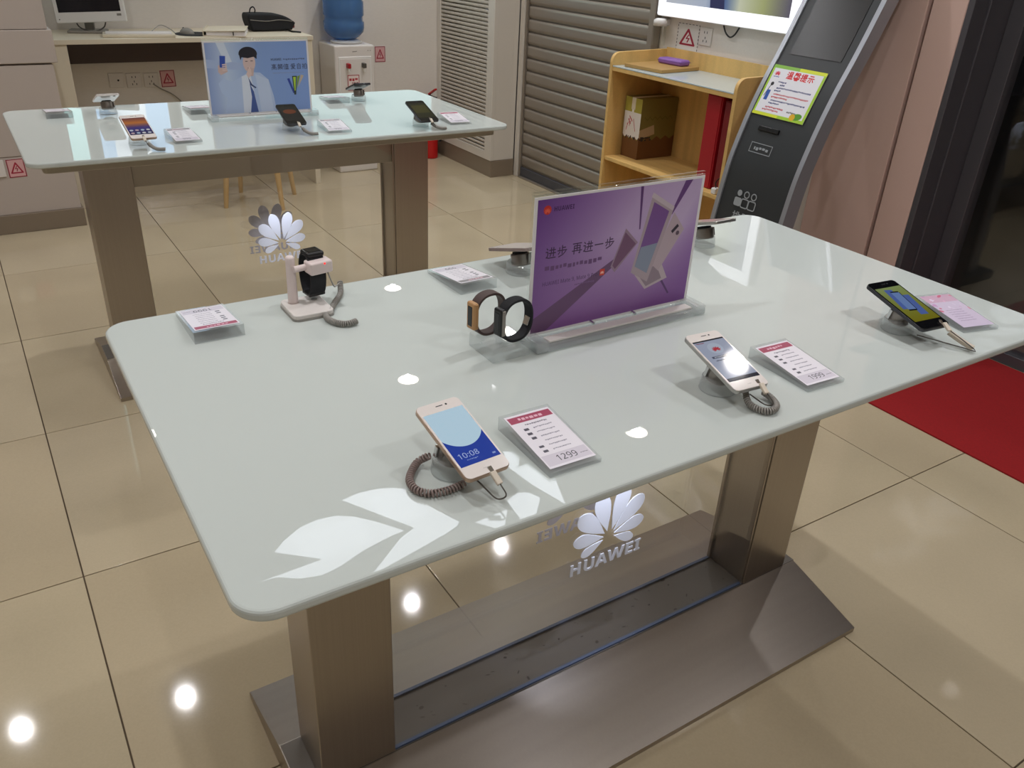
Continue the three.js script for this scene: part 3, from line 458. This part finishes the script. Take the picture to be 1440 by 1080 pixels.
// ---------------------------------------------------------------- desk corner behind the far table
{
  const d = thing('desk', 'cream office desk with panel legs against the wall', 'desk', [0, 0, 0]);
  part(d, 'desk_top', rboxAt(0.478, 1.945, 0.896, 0.921, -1.445, -0.945, 0.002), M.desk); part(d, 'side_panel', rboxAt(0.46, 0.562, 0, 0.896, -1.44, -0.955, 0.002), M.desk); part(d, 'side_panel', rboxAt(1.905, 1.94, 0, 0.896, -1.44, -0.955, 0.002), M.desk);
  part(d, 'dark_strip', boxAt(0.563, 1.905, 0.735, 0.896, -1.42, -1.405), M.deskDark);  // dark brown strip across the back, just below the desk top
  const m = thing('computer_monitor', 'white computer monitor with dark screen on the desk', 'monitor', [0.745, 0.922, -1.25], -0.28);
  part(m, 'foot', rbox(0.2, 0.012, 0.15, 0.004), M.grey, [-0.03, 0.006, -0.03]); part(m, 'neck', rbox(0.05, 0.14, 0.03, 0.004), M.grey, [-0.02, 0.08, -0.05]);
  const sc = part(m, 'housing', rbox(0.37, 0.3, 0.035, 0.006), M.white, [0, 0.205, 0], [-0.06, 0, 0.05]); part(sc, 'screen', new THREE.PlaneGeometry(0.325, 0.225), std(0x1a1820, 0.2), [0, 0.018, 0.0182]); part(sc, 'badge', box(0.024, 0.012, 0.001), M.grey, [0.15, -0.112, 0.018]); part(sc, 'power_light', cyl(0.003, 0.003, 0.002, 10), M.black, [-0.165, -0.13, 0.0178], [Math.PI / 2, 0, 0]);
  const k = thing('keyboard', 'cream computer keyboard lying on the desk', 'keyboard', [0.955, 0.9215, -1.05], -0.16); part(k, 'case', rbox(0.38, 0.016, 0.14, 0.004), M.desk, [0, 0.008, 0]);
  for (let j = 0; j < 5; j++) part(k, 'key_row', rbox(0.35, 0.006, 0.018, 0.002), M.whitePlastic, [0, 0.0185, -0.05 + j * 0.024]);
  single('mouse_pad', 'round black mouse pad on the desk', 'mouse pad', cyl(0.105, 0.105, 0.003, 40), M.rubber, [1.27, 0.9232, -1.11]);
  const mo = thing('computer_mouse', 'grey computer mouse on the black pad', 'mouse', [1.235, 0.9248, -1.12], 0.5); part(mo, 'shell', new THREE.SphereGeometry(1, 20, 10, 0, Math.PI * 2, 0, Math.PI / 2).scale(0.03, 0.032, 0.052), M.grey); part(mo, 'wheel', cyl(0.006, 0.006, 0.006, 14), M.rubber, [0, 0.026, -0.026], [0, 0, Math.PI / 2]);
  const b = thing('ring_binder', 'pale ring binder lying on the desk beside the bag', 'binder', [1.46, 0.9215, -1.1], -0.35); part(b, 'cover', rbox(0.24, 0.004, 0.28, 0.001), M.desk, [0, 0.002, 0]); part(b, 'cover', rbox(0.24, 0.004, 0.28, 0.001), M.desk, [0, 0.03, 0], [0, 0, 0.03]); part(b, 'pages', box(0.22, 0.024, 0.26), M.paper, [0.006, 0.0162, 0]); part(b, 'spine', rbox(0.004, 0.034, 0.28, 0.001), M.desk, [-0.12, 0.017, 0]); part(b, 'clip', rbox(0.006, 0.02, 0.008, 0.002), M.black, [0.05, 0.017, 0.142]);
  const g = thing('pouch_bag', 'black zipped pouch bag with a loop, on the desk end', 'bag', [1.77, 0.9225, -1.25], 0.06);
  const bs = new THREE.Shape(); bs.moveTo(-0.13, 0.004); bs.quadraticCurveTo(0, -0.004, 0.13, 0.004); bs.lineTo(0.155, 0.045); bs.quadraticCurveTo(0.1, 0.09, 0.04, 0.096); bs.quadraticCurveTo(-0.06, 0.104, -0.14, 0.1); bs.quadraticCurveTo(-0.165, 0.085, -0.13, 0.004);
  part(g, 'body', extrude(bs, 0.1, 0.012, 8).translate(0, 0.002, -0.05), M.rubber); part(g, 'zip', tube([[-0.14, 0.068, 0.064], [-0.04, 0.06, 0.064], [0.05, 0.066, 0.064], [0.13, 0.058, 0.064]], 0.0025), M.grey); part(g, 'loop', tube([[-0.12, 0.098, 0], [-0.11, 0.13, 0.005], [-0.095, 0.137, 0.01], [-0.085, 0.12, 0.01], [-0.09, 0.1, 0.01]], 0.004), M.black); part(g, 'strap', tube([[0.09, 0.01, 0.06], [0.1, 0.004, 0.12], [0.115, 0.006, 0.16], [0.13, 0.006, 0.19]], 0.005), M.black); part(g, 'end_tab', rbox(0.02, 0.04, 0.06, 0.006), M.redDark, [0.142, 0.036, 0.02]);
  part(m, 'cable', tube([[-0.09, 0.1, -0.02], [-0.07, 0.03, -0.01], [0, 0.008, 0.0], [0.06, 0.03, -0.01], [0.08, 0.09, -0.03]], 0.004), M.wire);
  part(k, 'cable', tube([[0.06, 0.01, -0.07], [0.09, 0.03, -0.11], [0.13, 0.045, -0.15], [0.18, 0.02, -0.16], [0.2, 0.004, -0.12]], 0.0025), M.coilGrey);
  // a wooden stool between desk and far table
  const st = thing('stool', 'stool with pale round seat and splayed wooden legs behind the far table', 'stool', [1.457, 0, -0.712], -0.54);
  part(st, 'seat', lathe([[0, 0], [0.17, 0], [0.185, 0.01], [0.185, 0.024], [0.17, 0.034], [0, 0.03]], 40), M.whitePlastic, [0, 0.43, 0]);
  for (const [p, q] of [[-1, -1], [1, -1], [-1, 1], [1, 1]]) { const l = part(st, 'leg', cyl(0.021, 0.013, 0.436, 14), M.stool, [p * 0.15, 0.216, q * 0.15]); l.rotation.set(-q * 0.09, 0, p * 0.09); }
  for (const q of [-1, 1]) part(st, 'stretcher', cyl(0.009, 0.009, 0.3, 10), M.stool, [0, 0.3, q * 0.142], [0, 0, Math.PI / 2]);
}
// water dispenser
{
  const t = thing('water_dispenser', 'white water dispenser standing in the corner beside the desk', 'water dispenser', [2.3, 0, -1.29]);
  part(t, 'cabinet', rbox(0.285, 0.835, 0.28, 0.012, 3), M.whitePlastic, [0, 0.4175, 0]);
  const f = part(t, 'tap_recess', rbox(0.235, 0.27, 0.01, 0.006), M.white, [0, 0.63, 0.1385]); part(f, 'inner_panel', rbox(0.215, 0.25, 0.006, 0.004), M.whitePlastic, [0, -0.004, 0.003]);
  for (const [x, c] of [[-0.055, M.red], [0.055, M.wire]]) { const tap = part(t, 'tap', rbox(0.022, 0.03, 0.04, 0.004), c, [x, 0.71, 0.162]); part(tap, 'spout', cyl(0.008, 0.007, 0.03, 14), M.white, [0, -0.024, 0.008]); }
  part(t, 'name_mark', new THREE.PlaneGeometry(0.05, 0.018), printMat(tex(96, 36, (g, w, h) => { g.fillStyle = '#ded8d2'; g.fillRect(0, 0, w, h); tinyText(g, 18, 10, 56, 14, '#6a6560'); })), [0.0, 0.795, 0.1405]);
  for (let i = 0; i < 3; i++) part(t, 'indicator', cyl(0.003, 0.003, 0.002, 10), i ? M.grey : M.white, [0.08 + i * 0.016, 0.8, 0.1405], [Math.PI / 2, 0, 0]);
  part(t, 'collar', lathe([[0, 0], [0.1, 0], [0.105, 0.012], [0.08, 0.022], [0, 0.02]], 36), M.white, [0, 0.835, 0]);
  single('notice_sticker', 'white notice with a red border on the water dispenser front', 'sticker', new THREE.PlaneGeometry(0.085, 0.1), printMat(tex(96, 112, (g, w, h) => { g.fillStyle = '#e6d8d4'; g.fillRect(0, 0, w, h); g.strokeStyle = '#a5323c'; g.lineWidth = 5; g.strokeRect(3, 3, w - 6, h - 6); tinyText(g, 14, 22, 60, 20, '#b2303a'); tinyText(g, 34, 52, 45, 12, '#8b4a50'); tinyText(g, 34, 72, 45, 12, '#8b4a50'); })), [-0.018 + 2.3, 0.6, -1.29 + 0.1455]);
  const b = thing('water_bottle', 'blue water bottle upside down on the white dispenser', 'water bottle', [2.29, 0.857, -1.29]);
  part(b, 'bottle', lathe([[0, 0.001], [0.03, 0.001], [0.07, 0.006], [0.1, 0.02], [0.128, 0.05], [0.134, 0.075], [0.134, 0.11], [0.126, 0.118], [0.126, 0.145], [0.134, 0.153], [0.134, 0.235], [0.127, 0.243], [0.127, 0.268], [0.134, 0.276], [0.134, 0.36], [0.12, 0.385], [0, 0.385]], 48), M.water);
  const e = thing('fire_extinguisher', 'red fire extinguisher standing beside the louvred cabinet', 'fire extinguisher', [2.96, 0, -1.33]);
  part(e, 'cylinder', lathe([[0, 0], [0.05, 0], [0.055, 0.01], [0.055, 0.34], [0.045, 0.375], [0.018, 0.395], [0.016, 0.42], [0, 0.42]], 32), M.extinguisher); part(e, 'valve', cyl(0.016, 0.02, 0.035, 16), M.chrome, [0, 0.43, 0]); part(e, 'lever', rbox(0.02, 0.012, 0.12, 0.003), M.extinguisher, [0, 0.485, 0.03], [-0.45, 0, 0]); part(e, 'grip', rbox(0.018, 0.012, 0.11, 0.003), M.black, [0, 0.45, 0.035]); part(e, 'hose', tube([[0, 0.43, 0.02], [0.05, 0.42, 0.04], [0.075, 0.3, 0.03], [0.072, 0.12, 0.02]], 0.009), M.rubber); part(e, 'gauge', cyl(0.014, 0.014, 0.01, 18), M.white, [-0.02, 0.435, 0.012], [0, 0, Math.PI / 2]);
}
// louvred cabinet in the corner
{
  const t = thing('louvred_cabinet', 'cream floor-to-ceiling cabinet with a louvred grille beside the roller shutter', 'cabinet', [0, 0, 0]);
  part(t, 'carcass', rboxAt(3.23, 3.27, 0.115, CEILING - 0.002, -1.448, -0.648, 0.003), M.vent); part(t, 'carcass_end', rboxAt(3.1, 3.232, 0.115, CEILING - 0.002, -0.7, -0.648, 0.003), M.vent); part(t, 'carcass_end', rboxAt(3.1, 3.232, 0.115, CEILING - 0.002, -1.448, -1.4, 0.003), M.vent); part(t, 'plinth', rboxAt(3.078, 3.268, 0, 0.114, -1.448, -0.64, 0.002), M.baseboard);
  part(t, 'stile', rboxAt(3.074, 3.102, 0.115, CEILING - 0.002, -0.73, -0.645, 0.003), M.vent); part(t, 'stile', rboxAt(3.074, 3.102, 0.115, CEILING - 0.002, -1.448, -1.395, 0.003), M.vent);
  part(t, 'rail', rboxAt(3.075, 3.101, 0.115, 0.172, -1.395, -0.73, 0.002), M.vent); part(t, 'rail', rboxAt(3.075, 3.101, 1.9, CEILING - 0.002, -1.395, -0.73, 0.002), M.vent);
  const slat = box(0.012, 0.0125, 0.664).rotateZ(0.2);
  for (let y = 0.185; y < 1.89; y += 0.0262) part(t, 'slat', slat, M.vent, [3.085, y, -1.0625]);
}
// roller shutter
{
  const t = thing('roller_shutter', 'closed grey metal roller shutter of horizontal slats', 'shutter', [0, 0, 0]);
  const prof = new THREE.Shape(); prof.moveTo(0, 0); prof.lineTo(0.006, 0.002); prof.quadraticCurveTo(0.0, 0.008, -0.004, 0.016); prof.quadraticCurveTo(-0.0065, 0.04, -0.004, 0.068); prof.quadraticCurveTo(0, 0.074, 0.006, 0.0785); prof.lineTo(0.012, 0.0785); prof.lineTo(0.012, 0);
  const slat = toCreasedNormals(extrude(prof, 1.2, 0, 6), 0.7);
  for (let i = 0; i < 29; i++) part(t, 'slat', slat, M.shutter, [3.3, 0.075 + i * 0.081, -0.575]);
  part(t, 'backing', boxAt(3.314, 3.32, 0.02, 2.45, -0.6, 0.65), M.shutter);
  part(t, 'side_track', rboxAt(3.272, 3.33, 0, 2.45, -0.642, -0.6, 0.003), M.vent); part(t, 'side_track', rboxAt(3.284, 3.326, 0, 2.45, -0.599, -0.578, 0.002), M.shutter); part(t, 'side_track', rboxAt(3.28, 3.335, 0, 2.45, 0.628, 0.67, 0.003), M.shutter);
  part(t, 'bottom_bar', rboxAt(3.288, 3.318, 0.012, 0.072, -0.577, 0.627, 0.003), M.shutterRail); part(t, 'bottom_seal', rboxAt(3.27, 3.325, 0, 0.011, -0.577, 0.627, 0.002), M.shutter); part(t, 'roller_box', rboxAt(3.2, 3.338, 2.42, CEILING - 0.002, -0.64, 0.67, 0.004), M.shutter);
}
// bookshelf with its things
{
  const t = thing('bookshelf', 'light wooden bookshelf with a pale blue top standing under the wall screen', 'bookshelf', [0, 0, 0]);
  const side = () => { const s = new THREE.Shape(); s.moveTo(2.95, 0); s.lineTo(3.33, 0); s.lineTo(3.33, 1.02); s.lineTo(3.0, 1.012); s.quadraticCurveTo(2.955, 1.008, 2.95, 0.965); s.lineTo(2.95, 0); return extrude(s, 0.018, 0.001, 8); };
  part(t, 'side_panel', side(), M.wood, [0, 0, 0.738]); part(t, 'side_panel', side(), M.wood, [0, 0, 1.633]);
  part(t, 'back_panel', boxAt(3.318, 3.328, 0.05, 1.03, 0.757, 1.632), M.wood); part(t, 'top_board', rboxAt(2.953, 3.317, 0.921, 0.941, 0.757, 1.632, 0.002), M.wood); part(t, 'shelf', rboxAt(2.956, 3.317, 0.456, 0.476, 0.757, 1.632, 0.002), M.wood); part(t, 'shelf', rboxAt(2.956, 3.317, 0.05, 0.07, 0.757, 1.632, 0.002), M.wood);
  part(t, 'glass_cover', rboxAt(2.952, 3.316, 0.9415, 0.9475, 0.759, 1.63, 0.001), std(0xc4d4d8, 0.08));
  const c = thing('carton_box', 'brown and green printed carton on the middle shelf', 'box', [3.185, 0.4765, 0.84]);
  const face = (wide) => tex(256, 256, (g, w, h) => {
    g.fillStyle = wide ? '#80743a' : '#a89c40'; g.fillRect(0, 0, w, h); g.fillStyle = wide ? '#8a6a44' : '#e4ded8'; if (wide) { g.beginPath(); g.moveTo(0, 130); g.lineTo(100, 110); g.lineTo(110, 150); g.lineTo(0, 170); g.fill(); g.fillStyle = '#bfa782'; g.fill(); } else g.fillRect(0, 60, w, 110);
    g.fillStyle = '#6f4722'; g.beginPath(); g.moveTo(0, h); g.lineTo(0, 170); for (let i = 0; i <= 8; i++) g.lineTo((i * w) / 8, 160 + (i % 2 ? 16 : 0)); g.lineTo(w, h); g.fill(); g.fillStyle = '#2c2b2b'; for (let i = 0; i < 16; i++) g.fillRect(rnd() * w * (wide ? 0.3 : 1), 158 + rnd() * 16, 12, 6);
    if (!wide) { g.strokeStyle = '#b3333f'; g.lineWidth = 6; for (let i = 0; i < 8; i++) { g.beginPath(); g.moveTo(40 + rnd() * 150, 75 + rnd() * 60); g.lineTo(40 + rnd() * 150, 90 + rnd() * 70); g.stroke(); } g.fillStyle = '#e8e4dc'; g.fillRect(110, 0, 30, 60); } else { g.strokeStyle = '#6b6228'; g.lineWidth = 3; g.beginPath(); for (let i = 0; i < 12; i++) g[i ? 'lineTo' : 'moveTo'](30 + i * 18, 75 + (i % 2) * 14); g.stroke(); }
  });
  const F = printMat(face(false), 0.6), Wd = printMat(face(true), 0.6), card = std(0x80743a, 0.7);
  part(c, 'carton', box(0.255, 0.315, 0.135), [card, F, card, card, Wd, Wd], [0, 0.1575, 0]); part(c, 'tape', box(0.256, 0.001, 0.03), M.desk, [0, 0.3155, 0]); part(c, 'tape_end', box(0.001, 0.06, 0.03), M.desk, [-0.128, 0.285, 0]);
  for (const [x, z, w, h, m, l] of [[3.16, 1.47, 0.1, 0.435, M.red, 'tall red box file on the middle shelf'], [3.163, 1.575, 0.08, 0.42, M.redDark, 'dark red box file squeezed against the bookshelf end']]) { const b = thing('box_file', l, 'box file', [x, 0.4765, z]); part(b, 'case', rbox(0.3, h, w, 0.004), m, [0, h / 2, 0]); part(b, 'spine_edge', rbox(0.006, h - 0.01, w - 0.012, 0.002), m, [-0.1515, h / 2, 0]); }
  const wb = thing('wooden_board', 'flat wooden board lying on the bookshelf top', 'board', [3.14, 0.948, 0.93], 0.12); part(wb, 'panel', rbox(0.29, 0.018, 0.26, 0.003), M.woodDark, [0, 0.009, 0]);
  const pc = thing('pencil_case', 'purple pencil case on the wooden board', 'pencil case', [3.22, 0.966, 0.93], 0.1); part(pc, 'shell', rbox(0.075, 0.03, 0.165, 0.012, 3), M.purple, [0, 0.015, 0]); part(pc, 'lid_seam', rbox(0.0765, 0.0025, 0.1665, 0.001), std(0x6f4a90, 0.5), [0, 0.018, 0]);
  const cd = thing('cup_dispenser', 'clear cup tube with white lid fixed beside the roller shutter', 'cup dispenser', [3.285, 1.035, 0.72]); part(cd, 'tube', lathe([[0.034, 0], [0.036, 0], [0.036, 0.1], [0.034, 0.1]], 28), M.acrylicSheet); part(cd, 'lid', lathe([[0, 0.135], [0.025, 0.134], [0.038, 0.125], [0.039, 0.098], [0, 0.098]], 28), M.white); part(cd, 'bracket', box(0.02, 0.03, 0.03), M.white, [0.044, 0.115, 0]);
  const pl = thing('power_adapter', 'white plug adapter with black cord on the bookshelf', 'adapter', [2.975, 0.4765, 1.595]); part(pl, 'body', rbox(0.035, 0.03, 0.03, 0.006), M.white, [0, 0.015, 0]); part(pl, 'cord', tube([[0.0, 0.03, 0.0], [-0.01, 0.06, 0.005], [0.0, 0.08, 0.018], [0.02, 0.07, 0.02], [0.015, 0.05, 0.02], [0.01, 0.034, 0.015]], 0.003), M.black);
}
// screen on the wall
{
  const t = thing('wall_screen', 'glowing wall screen in a bright white frame above the bookshelf', 'screen', [3.34, 1.5, 1.16]);
  part(t, 'housing', rbox(0.05, 0.64, 0.96, 0.006), M.white, [-0.026, 0, 0]);
  const rim = tex(16, 16, (g) => { g.fillStyle = '#fff'; g.fillRect(0, 0, 16, 16); });
  const f = part(t, 'lit_frame', extrude(roundRect(0.95, 0.63, 0.01, (() => { const h = new THREE.Path(); h.moveTo(-0.42, -0.25); h.lineTo(-0.42, 0.25); h.lineTo(0.42, 0.25); h.lineTo(0.42, -0.25); h.closePath(); return h; })()), 0.004).rotateY(-Math.PI / 2), std(0xffffff, 0.5, { emissive: 0xf2f6ff, emissiveIntensity: 0.95 }), [-0.0515, 0, 0]);
  const pic = tex(512, 320, (g, w, h) => { let q = g.createLinearGradient(0, 0, w, 0); q.addColorStop(0, '#dfe4ee'); q.addColorStop(0.35, '#c8d4ea'); q.addColorStop(0.5, '#5f7ab0'); q.addColorStop(0.62, '#e8ecd0'); q.addColorStop(0.8, '#c0c68a'); q.addColorStop(1, '#6f6a80'); g.fillStyle = q; g.fillRect(0, 0, w, h); g.fillStyle = '#3a3d68'; g.beginPath(); g.moveTo(150, 0); g.lineTo(200, 0); g.lineTo(260, h); g.lineTo(200, h); g.fill(); });
  part(f, 'picture', new THREE.PlaneGeometry(0.845, 0.505).rotateY(-Math.PI / 2), screenMat(pic, 0.85, 0.2), [0.0, 0, 0]);
  const r = new THREE.RectAreaLight(0xf2f6ff, 0.5, 0.95, 0.62); r.name = 'screen_light'; r.position.set(-0.062, 0, 0); r.rotation.y = Math.PI / 2; t.add(r);
  single('loose_cable', 'short black cable loop hanging below the wall screen', 'cable', tube([[3.335, 1.2, 1.13], [3.33, 1.17, 1.142], [3.325, 1.14, 1.17], [3.325, 1.127, 1.2], [3.325, 1.14, 1.225], [3.33, 1.172, 1.243], [3.335, 1.2, 1.25]], 0.004), M.black);
}
// warning stickers and wall sockets
{
  const warn = (pinkish) => tex(128, 160, (g, w, h) => {
    g.fillStyle = pinkish ? '#d9a8a8' : '#dfdcd6'; g.fillRect(0, 0, w, h); if (pinkish) { g.strokeStyle = '#8c2033'; g.lineWidth = 7; g.strokeRect(4, 4, w - 8, h - 8); } else { g.strokeStyle = '#3a3030'; g.lineWidth = 3; g.setLineDash([12, 8]); g.strokeRect(2, 2, w - 4, h - 4); g.setLineDash([]); }
    g.strokeStyle = '#a31d38'; g.lineWidth = 11; g.lineJoin = 'round'; g.beginPath(); g.moveTo(w / 2, 34); g.lineTo(w - 24, h - 40); g.lineTo(24, h - 40); g.closePath(); g.fillStyle = pinkish ? '#dcb2b0' : '#ece6e2'; g.fill(); g.stroke();
    g.strokeStyle = pinkish ? '#8c2033' : '#a31d38'; g.lineWidth = 6; g.beginPath(); g.moveTo(w * 0.54, 62); g.lineTo(w * 0.44, 86); g.lineTo(w * 0.57, 84); g.lineTo(w * 0.49, 108); g.stroke();
  });
  const A = printMat(warn(true), 0.5), B = printMat(warn(false), 0.5), back = (m) => [M.paper, M.paper, M.paper, M.paper, m, M.paper];
  const st = (label, w, h, pos, rot, m) => single('warning_sticker', label, 'sticker', box(w, h, 0.0012), back(m), pos, rot);
  st('pink electric warning sticker on the wall under the desk', 0.088, 0.1, [1.155, 0.626, -1.4492], [0, 0, 0.02], A); st('pink electric warning sticker on the panelled wall block', 0.082, 0.094, [0.18, 0.341, -0.6392], [0, 0, 0.02], A);
  st('red triangle warning sticker on the wall beside the water dispenser', 0.08, 0.105, [2.618, 0.733, -1.4492], [0, 0, 0], A); st('white sticker with red warning triangle below the wall screen', 0.165, 0.135, [3.3392, 1.09, 0.885], [0, -Math.PI / 2, 0], B);
  const sock = (label, pos, turn, holes, w = 0.086) => { const s = thing('wall_socket', label, 'socket', pos, turn); part(s, 'plate', rbox(w, 0.086, 0.008, 0.003), M.whitePlastic, [0, 0, 0.004]); for (const [x, y, k] of holes) part(s, 'slot', k ? cyl(0.006, 0.006, 0.002, 14).rotateX(Math.PI / 2) : box(0.004, 0.011, 0.002), M.rubber, [x, y, 0.0076]); return s; };
  const five = [[-0.01, 0.02, 0], [0.01, 0.02, 0], [0, -0.006, 0], [-0.012, -0.022, 0], [0.012, -0.022, 0]];
  sock('plain wall socket with one round jack under the desk', [0.852, 0.628, -1.45], 0, [[0.01, 0, 1]]); sock('wall socket with black slots under the desk', [0.953, 0.624, -1.45], 0, five); sock('wall socket next to the pink sticker under the desk', [1.054, 0.622, -1.45], 0, five);
  sock('wall socket below the wall screen beside a warning sticker', [3.34, 1.11, 1.02], -Math.PI / 2, five); sock('wall switch plate on the panelled wall block', [0.085, 0.345, -0.64], 0, [[0, 0, 1]]);
  single('socket_cable', 'thin grey cable hanging from the sockets under the desk', 'cable', tube([[1.06, 0.6, -1.44], [1.1, 0.57, -1.435], [1.17, 0.53, -1.435], [1.24, 0.45, -1.435], [1.3, 0.3, -1.435]], 0.004), M.grey);
}
// queue kiosk with its leaning curved front
{
  const FRONT = [[2.742, 0.05], [2.742, 0.2], [2.748, 0.34], [2.762, 0.46], [2.78, 0.57], [2.806, 0.7], [2.838, 0.8], [2.88, 0.91], [2.938, 1.035], [3.012, 1.17], [3.105, 1.36], [3.2, 1.57], [3.225, 1.63]];
  const curve = new THREE.CatmullRomCurve3(FRONT.map(([x, y]) => new THREE.Vector3(x, y, 0))), pts = curve.getPoints(60);
  const strip = (front, backOff, y0, y1) => { const p = pts.filter((v) => v.y >= y0 && v.y <= y1), s = new THREE.Shape(); p.forEach((v, i) => (i ? s.lineTo(v.x + front, v.y) : s.moveTo(v.x + front, v.y))); for (let i = p.length - 1; i >= 0; i--) s.lineTo(p[i].x + backOff, p[i].y); return s; };
  const ex = (s, d) => toCreasedNormals(extrude(s, d, 0, 4), 0.5);
  const t = thing('queue_kiosk', 'tall curved charcoal ticket kiosk with silver edges beside the bookshelf', 'kiosk', [0, 0, 0]);
  part(t, 'front_panel', ex(strip(0, 0.05, 0.05, 2), 0.346), M.kioskDark, [0, 0, 1.822]); part(t, 'side_edge', ex(strip(-0.008, 0.068, 0.05, 2), 0.022), M.kioskSilver, [0, 0, 1.8]); part(t, 'side_edge', ex(strip(-0.008, 0.068, 0.05, 2), 0.022), M.kioskSilver, [0, 0, 2.168]);
  part(t, 'foot', rboxAt(2.62, 3.1, 0, 0.05, 1.76, 2.23, 0.008), M.kioskDark);
  part(t, 'display', ex(strip(-0.0025, 0.004, 1.14, 1.62), 0.26), M.kioskScreen, [0, 0, 1.866]);
  const at = (y) => { let i = pts.findIndex((v) => v.y >= y), a = pts[i - 1], b = pts[i], k = (y - a.y) / (b.y - a.y); return { x: a.x + (b.x - a.x) * k, lean: -Math.atan2(b.x - a.x, b.y - a.y) }; };
  const onFront = (o, y, z, off) => { const p = at(y); o.position.set(p.x - off, y, z); o.rotation.set(0, 0, p.lean); };
  const flat = (w, h) => new THREE.PlaneGeometry(w, h).rotateY(-Math.PI / 2);
  const slot = part(t, 'ticket_slot', rbox(0.012, 0.02, 0.11, 0.003), M.black); onFront(slot, 0.855, 1.95, 0.004);
  const lab = part(t, 'slot_label', flat(0.12, 0.045), film(tex(128, 48, (g, w, h) => { g.fillStyle = '#000'; g.fillRect(0, 0, w, h); g.strokeStyle = '#fff'; g.lineWidth = 3; g.strokeRect(3, 3, w - 6, h - 6); tinyText(g, 26, 18, 72, 15, '#fff'); }))); onFront(lab, 0.778, 1.948, 0.0035);
  const icon = part(t, 'queue_symbol', flat(0.14, 0.165), film(tex(256, 300, (g, w, h) => {
    g.fillStyle = '#000'; g.fillRect(0, 0, w, h); const c = '#fff'; [[54, 1], [128, 0], [202, 0]].forEach(([x, f]) => { g.strokeStyle = g.fillStyle = c; g.lineWidth = 9; g.beginPath(); g.arc(x, 52, 24, 0, 7); f ? g.fill() : g.stroke(); g.beginPath(); g.roundRect(x - 36, 88, 70, 66, 14); f ? g.fill() : g.stroke(); }); han(g, '排队', 40, 190, 84, c, 0.1);
  }))); onFront(icon, 0.535, 1.962, 0.004);
  const notice = tex(512, 400, (g, w, h) => {
    g.fillStyle = '#a8cf3a'; g.fillRect(0, 0, w, h); g.fillStyle = '#d8e23a'; g.fillRect(w * 0.5, 0, w * 0.5, 24); g.fillRect(0, h - 22, w * 0.5, 22); g.fillStyle = '#8abf4a'; g.fillRect(0, 0, w * 0.5, 26); g.fillStyle = '#e6e6ec'; g.fillRect(18, 26, w - 40, h - 50);
    petals2d(g, 66, 80, 34, '#d2203a'); tinyText(g, 40, 88, 52, 9, '#3a4a9a'); han(g, '温馨提示', 160, 34, 62, '#cf2a30', 0.13);
    const line = (y, x, ww, c) => tinyText(g, x, y, ww, 13, c); line(122, 110, 70, '#27326a'); line(144, 140, 34, '#27326a'); line(168, 120, 330, '#27326a'); line(190, 110, 60, '#27326a'); line(218, 120, 340, '#b8303a'); line(240, 110, 150, '#b8303a'); line(268, 120, 330, '#27326a'); line(290, 110, 100, '#27326a'); line(322, 100, 170, '#b8303a'); line(344, 80, 150, '#b8303a'); line(330, 320, 80, '#555');
    g.fillStyle = '#1f1f22'; g.beginPath(); g.arc(62, 150, 15, 0, 7); g.fill(); g.strokeStyle = '#1f1f22'; g.lineWidth = 6; g.beginPath(); g.moveTo(56, 160); g.lineTo(34, 250); g.stroke(); g.fillStyle = '#2f57a8'; g.fillRect(44, 200, 34, 80); g.fillStyle = '#5a9a2c'; g.beginPath(); g.ellipse(430, 358, 46, 26, -0.2, 0, 7); g.fill(); g.fillStyle = '#e0b020'; g.beginPath(); g.arc(390, 366, 26, 0, 7); g.fill();
  });
  const n = thing('paper_notice', 'white paper notice with green border and red heading on the kiosk', 'notice', [0, 0, 0]); const a = at(0.905), b = at(1.095), mid = [(a.x + b.x) / 2 - 0.0065, 1.0, 1.964];
  n.position.set(...mid); n.rotation.z = -Math.atan2(b.x - a.x, 0.19); part(n, 'sheet', rbox(0.002, 0.215, 0.275, 0.0008, 1), M.paper); part(n, 'print', flat(0.275, 0.215), new THREE.MeshPhysicalMaterial({ map: notice, roughness: 0.3 }), [-0.0012, 0, 0]);
}
// red carpet at the entrance
single('carpet', 'red entrance carpet lying on the tiles by the shop window', 'carpet', rboxAt(2.71, 3.53, 0.0002, 0.007, 2.5, 6.3, 0.002), M.carpet);

renderer.render(scene, camera);
